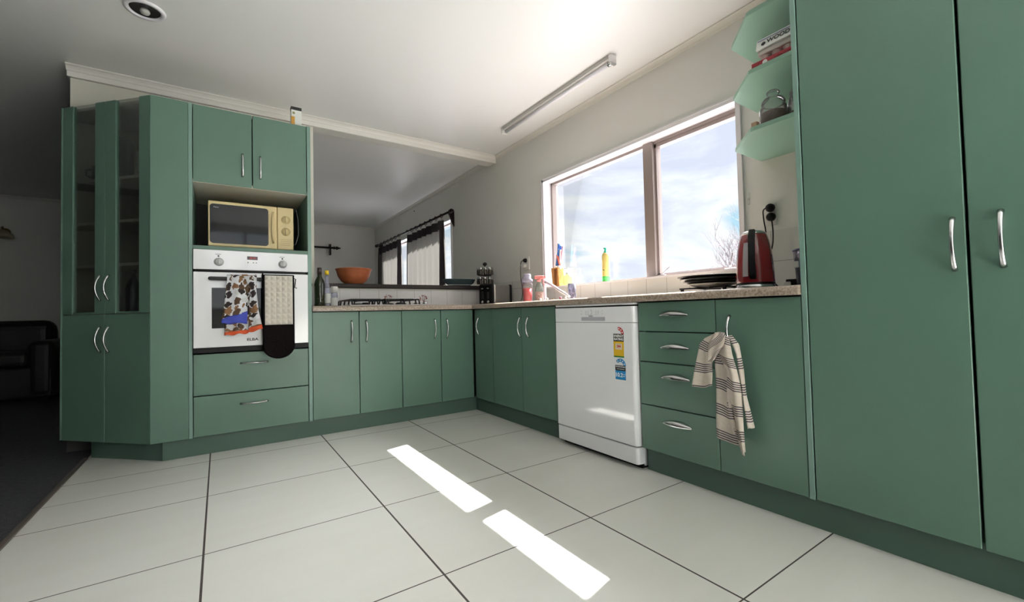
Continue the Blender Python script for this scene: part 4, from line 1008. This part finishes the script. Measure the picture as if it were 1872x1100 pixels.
# measuring jug
jx, jy = .36, -2.235
jg = thing('measuring_jug', 'clear bluish plastic jug on the worktop against the pantry', 'jug', (jx, jy, TOP))
MB().lathe([(0, .004), (.046, .004), (.058, .155), (.060, .160), (.062, .160), (.060, .150), (.050, 0), (0, 0)], (jx, jy, TOP), 32).build('body', glass('blue_violet_plastic', (.76, .80, .94), 1.4, .12, (.60, .62, .80)), jg)
MB().lathe([(.061, .156), (.063, .160), (.060, .163)], (jx, jy, TOP), 32, cap=False).build('rim', mat('dark_blue_rim', (.05, .06, .15), .3), jg, solid=.002)
MB().box((jx-.062, jy+.020, TOP+.085), (jx-.056, jy+.040, TOP+.112), .002).build('sticker', LABELW, jg)
# power adaptor behind the kettle
pa = thing('power_adapter', 'black and white power adapter lying between kettle and jug', 'adapter', (.40, -2.135, TOP))
MB().box((.385, -2.175, TOP), (.425, -2.125, TOP+.045), .004).build('adapter_body', BLACK, pa)
MB().obox((.05, .028, .030), Matrix.Translation((.36, -2.140, TOP+.0165)) @ Matrix.Rotation(.5, 4, 'Z'), .004).build('adapter_plug', PLW, pa)

# ================================================================== ITEMS ON SHELVES
def jar(label, x, y, z, fill):
    t = thing('glass_jar', label, 'jar', (x, y, z), 'ribbed glass jars on the lowest corner shelf')
    n = 40; tb = bmesh.new(); rows = []
    for r, zz in ((.040, 0), (.050, .006), (.052, .02), (.052, .085), (.046, .100), (.042, .106)):
        rows.append([tb.verts.new((x+(r*(1+(.035 if i % 2 else -.02)*(1 if .005 < zz < .09 else 0)))*math.cos(2*PI*i/n), y+(r*(1+(.035 if i % 2 else -.02)*(1 if .005 < zz < .09 else 0)))*math.sin(2*PI*i/n), z+zz)) for i in range(n)])
    for a, b in zip(rows, rows[1:]):
        for i in range(n): f = tb.faces.new([a[i], a[(i+1) % n], b[(i+1) % n], b[i]]); f.smooth = True
    tb.faces.new(rows[0][::-1]); mb = MB(); mb.merge(tb); mb.build('body', CLEAR, t)
    MB().lathe([(0, .003), (.044, .004), (.0475, .012), (.0475, fill), (0, fill+.002)], (x, y, z), 28).build('contents', BROWNP, t)
    MB().lathe([(.044, .105), (.046, .112), (.044, .120), (.038, .130), (.020, .137), (.016, .142), (.024, .150), (.026, .158), (.018, .166), (0, .168)], (x, y, z), 28).build('lid', CLEAR, t)
    return t
Z1 = 1.5232
jar('ribbed glass jar of brown powder with a knob lid, nearer the window', .300, -2.143, Z1, .070)
jar('ribbed glass jar mostly hidden behind the pantry side panel', .300, -2.255, Z1, .035)
MB_ = MB().box((.235, -2.103, Z1), (.262, -2.078, Z1+.036), .003)
tag(MB_.build('cork_block', mat('cork', (.55, .36, .24), .8)), 'small tan block at the front edge of the jar shelf', 'block')
# egg carton on red box, middle shelf
Z2 = 1.7682
rb = thing('board_box', 'flat red box under the egg carton on the middle shelf', 'box', (.30, -2.23, Z2))
MB().box((.215, -2.335, Z2), (.50, -2.100, Z2+.030), .002).build('box', CARDRED, rb)
rn = random.Random(4); mb = MB(); y = -2.178
while y > -2.325:
    hh = rn.uniform(.004, .009); z = Z2+.015+rn.uniform(-.002, .002)
    mb.tube([(.2148, y, z-hh), (.2148, y-.003, z+hh), (.2148, y-.007, z-hh*.4), (.2148, y-.010, z+hh*.5)], .0009, 4); y -= rn.choice((.012, .014, .022))
mb.tube([(.2148, -2.118, Z2+.016), (.2148, -2.122, Z2+.011), (.2148, -2.134, Z2+.019)], .001, 4)
mb.build('box_print', mat('dark_red_ink', (.14, .01, .02), .5), rb)
mb = MB(); t = bmesh.new(); bmesh.ops.create_circle(t, cap_ends=True, radius=.010, segments=18); mb.merge(t, Matrix.Translation((.2143, -2.155, Z2+.015)) @ Matrix.Rotation(PI/2, 4, 'Y')); mb.build('round_mark', INKW, rb)
ec = thing('egg_carton', 'grey pulp egg carton with a white printed lid on the red box', 'egg carton', (.29, -2.23, Z2+.03))
ZC = Z2+.0305
mb = MB().box((.232, -2.335, ZC+.028), (.335, -2.118, ZC+.050), .004)
for i in range(5):
    for j in range(2):
        mb.lathe([(.010, 0), (.016, .006), (.0215, .030), (.0215, .038)], (.258+j*.048, -2.142-i*.043, ZC), 12)
mb.build('tray', CARD, ec)
lid = MB().prism([(.222, ZC+.050), (.340, ZC+.050), (.330, ZC+.098), (.236, ZC+.098)], -2.336, -2.116, 'y', bev=.002)
# prism 'y' uses (x, z) pairs
lid = lid.build('lid', INKW, ec)
nx = Vector((.014, 0, .048)).normalized(); fr = Vector((.228, 0, ZC+.073))
text('carton_lettering', 'WOODLAND', .026, (.2268, -2.160, ZC+.072), (0, -1, 0), nx, INKK, lid, bold=.0004)
mb = MB(); t = bmesh.new(); bmesh.ops.create_circle(t, cap_ends=True, radius=.009, segments=16)
mb.merge(t, Matrix.Translation((.2266, -2.146, ZC+.070)) @ Matrix.Rotation(-PI/2+.284, 4, 'Y')); mb.build('lid_emblem', INKK, lid)
MB().obox((.0012, .21, .004), Matrix.Translation((.2302, -2.226, ZC+.089)) @ Matrix.Rotation(.284, 4, 'Y')).build('lid_stripe', mat('violet_ink', (.25, .2, .4), .5), lid)

# tea box on the tower
tbx = thing('tea_box', 'small white and black carton standing on top of the oven tower', 'box', (-1.25, .06, ZT2))
MB().box((-1.283, .035, ZT2), (-1.222, .075, ZT2+.125), .001).build('carton', LABELW, tbx)
MB().box((-1.2835, .0345, ZT2+.105), (-1.2215, .0755, ZT2+.1256)).build('black_band', INKK, tbx)
MB().box((-1.2835, .0343, ZT2+.001), (-1.262, .035, ZT2+.062)).build('orange_patch', mat('ochre_print', (.55, .30, .05), .5), tbx)
MB().lathe([(.008, 0), (.008, .0006)], M=Matrix.Translation((-1.268, .035, ZT2+.085)) @ Matrix.Rotation(PI/2, 4, 'X'), seg=16).build('round_print', mat('olive_print', (.25, .25, .10), .5), tbx)

# contents of the glass cabinet
o = MB().box((-2.150, .27, 1.5815), (-2.095, .40, 1.83), .003).build('storage_box', BLACK)
tag(o, 'tall black box on the top shelf behind the right glass door', 'box')
c = thing('china_jug', 'pale patterned jug right of the black box in the cabinet', 'jug', (-2.05, .30, 1.581))
MB().lathe([(0, 0), (.028, 0), (.033, .05), (.030, .10), (.022, .14), (.026, .18), (.022, .178), (0, .03)], (-2.045, .29, 1.5815), 24).build('body', mat('patterned_china', (.45, .50, .45), .4, noise_amt=.5, nscale=60), c)
MB().tube([(-2.020, .29, 1.72), (-1.998, .29, 1.70), (-1.998, .29, 1.66), (-2.016, .29, 1.63)], .004, 8).build('handle', mat('patterned_china', (.5, .5, .5)), c)
c = thing('wine_bottle', 'dark blue bottle on the lowest shelf behind the right glass door', 'bottle', (-2.07, .30, .816))
MB().lathe([(0, 0), (.034, 0), (.036, .01), (.036, .14), (.028, .175), (.013, .205), (.013, .235)], (-2.085, .30, .8165), 24).build('body', mat('navy_glass', (.010, .014, .04), .1, coat=.5), c)
MB().lathe([(.015, .232), (.015, .250), (0, .251)], (-2.085, .30, .8165), 16).build('cap', BLACK, c)
c = MB().lathe([(0, .003), (.028, .003), (.032, .09), (.0335, .09), (.030, 0), (0, 0)], (-2.175, .30, .8165), 24).build('drinking_glass', CLEAR)
tag(c, 'clear drinking glass beside the dark bottle in the cabinet', 'glass')
c = thing('coffee_mug', 'black mug on the top shelf behind the left glass door', 'mug', (-2.22, .44, 1.581))
MB().lathe([(0, 0), (.034, 0), (.038, .006), (.038, .090), (.035, .090), (.034, .01), (0, .008)], (-2.245, .40, 1.5815), 24).build('body', BLACK, c)
MB().tube([(-2.283, .40, 1.655), (-2.305, .40, 1.645), (-2.305, .40, 1.615), (-2.283, .40, 1.603)], .005, 8).build('handle', BLACK, c)

# ================================================================== LIGHT FITTINGS
fl = thing('batten_light', 'unlit fluorescent tube batten on the kitchen ceiling', 'ceiling light', (.313, -.62, H))
MB().box((.300, -1.222, H-.028), (.328, -.022, H-.0002), .004).build('batten', mat('batten_grey', (.50, .49, .46), .45), fl)
MB().tube([(.332, -1.212, H-.040), (.332, -.034, H-.040)], .0125, 16).build('tube', mat('tube_white', (.82, .82, .86), .3), fl)
MB().box((.298, -1.240, H-.060), (.350, -1.218, H-.0002), .005).build('end_cap', CHROME, fl)
MB().box((.298, -.026, H-.060), (.350, -.008, H-.0002), .005).build('end_cap', PLW, fl)
MB().lathe([(.014, 0), (.014, .03), (.010, .034)], M=Matrix.Translation((.332, -1.218, H-.040)) @ Matrix.Rotation(-PI/2, 4, 'X'), seg=16).build('starter', CHROME, fl)
dn = thing('downlight', 'recessed round downlight with a dark reflector, top left', 'ceiling light', (-1.973, -.25, H))
MB().lathe([(.062, 0), (.066, -.010), (.080, -.008), (.084, -.0005)], (-1.973, -.25, H), 40, cap=False).build('trim_ring', WINW, dn)
MB().lathe([(.062, -.001), (.060, -.004), (.056, -.003), (.030, -.0025), (0, -.002)], (-1.973, -.25, H), 40, cap=False).build('reflector', mat('dark_reflector', (.035, .035, .035), .25, metal=.7), dn)
MB().lathe([(.018, 0), (.021, -.010), (.017, -.018), (0, -.023)], (-1.973, -.25, H-.0025), 24).build('bulb', mat('frosted_bulb', (.45, .46, .42), .3), dn)

# ================================================================== DINING ROOM
rodx = .545
cr = thing('curtain_rod', 'dark turned wooden curtain pole over the dining window', 'curtain rod', (rodx, 2.8, 1.97))
rz = 1.955
MB().tube([(rodx, 1.50, rz), (rodx, 4.28, rz)], .013, 12).build('pole', DARKW, cr)
for y, s in ((1.50, -1), (4.28, 1)):
    MB().lathe([(.013, 0), (.022, .006), (.022, .014), (.012, .022), (.026, .040), (.024, .056), (.010, .074), (.012, .080), (0, .088)], M=Matrix.Translation((rodx, y, rz)) @ Matrix.Rotation(-s*PI/2, 4, 'X'), seg=18).build('finial', DARKW, cr)
for y in (1.545, 4.22):
    MB().prism([(rodx-.006, rz-.008), (WX-.001, rz+.03), (WX-.001, rz-.16), (WX-.03, rz-.11), (rodx+.012, rz-.022)], y-.010, y+.010, 'y').build('bracket', DARKW, cr)
def curtain(label, ya, yb, n, seed):
    t = thing('curtain', label, 'curtain', (rodx, (ya+yb)/2, 1.0), 'curtains at the dining window')
    zt, zb = 1.90, .35; rnd = random.Random(seed); ph = rnd.uniform(0, 6)
    def f(u, v):
        y = ya+(yb-ya)*u; a = (.020+.030*v)*(1 if v > .08 else .8)
        w = math.sin(2*PI*n*u+ph+.5*math.sin(2*PI*u*1.7+ph)+.6*v*math.sin(5*u+ph))
        return Vector((rodx+.012+a*w, y+.012*math.sin(3*v+9*u)*v, zt+(zb-zt)*v))
    mb = MB(); mb.grid(f, n*10, 24); mb.build('cloth', CURT, t)
    mb = MB(); mb.grid(lambda u, v: f(u, v*.07)+Vector((-.006, 0, .0)), n*10, 4); mb.build('header_tape', CURTD, t)
    for e0, e1, in ((0, .05), (.95, 1)):
        mb = MB(); mb.grid(lambda u, v: f(e0+(e1-e0)*u, v)+Vector((-.012, 0, 0)), 4, 24); mb.build('lining_edge', CURTD, t)
    for k in range(n+1):
        y = ya+(yb-ya)*(k+.1)/(n+.2)
        mb = MB(); mb.tube([Vector((rodx+.019*math.sin(q), y+.004*math.sin(q*3), rz-.004+.022*math.cos(q))) for q in [2*PI*i/14 for i in range(15)]], .0045, 6)
        mb.tube([(rodx, y, rz-.026), (rodx+.008, y, zt+.001)], .0025, 5); mb.build('curtain_ring', DARKW, cr)
curtain('gathered curtain nearer the kitchen, right of the bright window gap', 1.715, 2.88, 7, 1)
curtain('gathered curtain at the far end of the dining window', 3.20, 4.24, 6, 4)
# second pole on the far wall
cr = thing('curtain_rod', 'dark curtain pole with finial on the far dining room wall', 'curtain rod', (-.5, FARY-.08, 1.92))
MB().tube([(-1.9, FARY-.075, 1.92), (-.09, FARY-.075, 1.92)], .016, 12).build('pole', DARKW, cr)
MB().lathe([(.016, 0), (.026, .008), (.026, .018), (.014, .028), (.030, .048), (.026, .068), (.012, .086), (.014, .094), (0, .125)], M=Matrix.Translation((-.09, FARY-.075, 1.92)) @ Matrix.Rotation(PI/2, 4, 'Y'), seg=18).build('finial', DARKW, cr)
MB().box((-.150, FARY-.085, 1.80), (-.125, FARY-.001, 1.98), .004).build('bracket', DARKW, cr)
# wall mark: small dark nail high on the dining wall
y_ = at(758, 386, 'x', WX)
tag(MB().tube([(WX-.012, y_.y, y_.z), (WX+.002, y_.y, y_.z)], .006, 8).build('wall_nail', DARKW), 'small dark nail in the wall above the dining curtains', 'nail')

# ================================================================== LOUNGE
def armchair(label, x, y, rz, w, d, hs, hb, name='armchair', m=SOFA):
    t = thing(name, label, 'armchair', (x, y, .004)); M = Matrix.Translation((x, y, .004)) @ Matrix.Rotation(rz, 4, 'Z')
    t.rotation_euler = (0, 0, 0)
    def B(size, c, nm, bev=.05): 
        o = MB().obox(size, M @ Matrix.Translation(c), bev, 4).build(nm, m, t); return o
    B((w-.02, d-.02, .30), (0, 0, .20), 'base', .03); B((w-.36, d-.2, .16), (0, -.05, .42), 'seat_cushion', .06)
    B((.20, d, hs-.05), (-w/2+.10, 0, .05+(hs-.05)/2), 'armrest', .07); B((.20, d, hs-.05), (w/2-.10, 0, .05+(hs-.05)/2), 'armrest', .07)
    B((w-.30, .24, hb-.30), (0, d/2-.14, .30+(hb-.30)/2), 'backrest', .10)
    f = MB()
    for sx_ in (-1, 1):
        for sy_ in (-1, 1): f.obox((.05, .05, .05), M @ Matrix.Translation((sx_*(w/2-.08), sy_*(d/2-.08), .025)), .004)
    f.build('feet', DARKW, t); return t
armchair('black leather armchair in the dark lounge, nearer the kitchen', -3.60, 3.42, 0, 1.20, .90, .60, .80)
armchair('low black seat against the far lounge wall behind the armchair', -3.10, 4.28, 0, .9, .72, .52, .56, 'ottoman_chair')
sn = thing('wall_lamp', 'unlit brass wall lamp with a shallow shade on the far lounge wall', 'lamp', (-3.79, FARY, 1.85))
MB().lathe([(.045, 0), (.045, .012), (.02, .02), (0, .02)], M=Matrix.Translation((-3.80, FARY-.0005, 1.88)) @ Matrix.Rotation(PI/2, 4, 'X'), seg=20).build('wall_plate', BRASS, sn)
MB().tube([(-3.80, FARY-.02, 1.88), (-3.80, FARY-.09, 1.93), (-3.79, FARY-.15, 1.915), (-3.78, FARY-.17, 1.87)], .007, 8).build('arm', BRASS, sn)
MB().lathe([(.015, .045), (.04, .035), (.085, 0), (.10, -.045), (.096, -.045), (.08, -.004), (.036, .030)], (-3.78, FARY-.17, 1.835), 28, cap=False).build('lamp_shade', mat('cream_glass_shade', (.42, .38, .25), .4), sn)

# ================================================================== OUTSIDE
g = MB().box((.9, -30, -1.2), (70, 60, -1.0)); g.box((-30, -40, -.35), (30, FRY-.4, -.3)); o = g.build('ground', GRASS); o['kind'] = 'structure'
def tree():
    base = at(1352, 497, 'x', 9.0); root = Vector((9.0, base.y-1.15, -1.45)); rnd = random.Random(12)
    t = thing('bare_tree', 'leafless pale tree outside the right window pane', 'tree', root)
    mb = MB()
    def grow(p, d, L, r, depth):
        n = 4; pts = [p]; dd = d.copy()
        for i in range(n):
            dd = (dd+Vector((rnd.uniform(-.12, .12), rnd.uniform(-.12, .12), rnd.uniform(-.04, .10)))).normalized(); pts.append(pts[-1]+dd*L/n)
        mb.tube(pts, [r*(1-.45*i/n) for i in range(n+1)], 5 if depth > 1 else 3, caps=False)
        if depth == 0: return
        k = 3 if depth > 3 else rnd.choice((3, 4))
        for i in range(k):
            s = pts[rnd.choice((2, 3, 4))] if i < k-1 else pts[-1]
            a = rnd.uniform(0, 2*PI); sp = rnd.uniform(.35, .75)
            o_ = dd.orthogonal().normalized(); o2 = dd.cross(o_)
            nd = (dd*math.cos(sp)+(o_*math.cos(a)+o2*math.sin(a))*math.sin(sp)+Vector((0, 0, .12))).normalized()
            grow(s, nd, L*rnd.uniform(.62, .80), r*.55, depth-1)
    mb.tube([root-Vector((0, 0, .1)), root+Vector((0, .02, 1.3))], [.12, .09], 8, caps=False).build('trunk', TWIG, t)
    mb = MB()
    top = root+Vector((0, .02, 1.25))
    for a, sp in ((0, .15), (1.3, .7), (2.9, .65), (4.2, .75), (5.3, .5)):
        grow(top, Vector((math.cos(a)*math.sin(sp), math.sin(a)*math.sin(sp), math.cos(sp))).normalized(), 1.25, .05, 5)
    mb.build('branches', TWIG, t)
tree()
# distant hedge tops on the horizon
mb = MB()
for k, (u_, v_, r) in enumerate(((1243, 500, .9), (1262, 495, 1.1), (1282, 499, .9), (1300, 494, 1.3), (1325, 493, 1.5))):
    c = at(u_, v_+4, 'x', 40); t = bmesh.new(); bmesh.ops.create_icosphere(t, subdivisions=4, radius=1)
    for v in t.verts:
        q = v.co.copy(); v.co = q*(1+.30*noise.noise(q*3+Vector((k*5, 0, 0)))+.15*noise.noise(q*9))
    for f in t.faces: f.smooth = True
    hh = (c.z+1.0)/2
    mb.merge(t, Matrix.Translation((c.x, c.y, -1.0+hh)) @ Matrix.Diagonal((r*1.2, r, hh, 1)))
tag(mb.build('distant_hedge', SHRUB), 'hazy distant hedge low on the horizon outside the right pane', 'hedge')
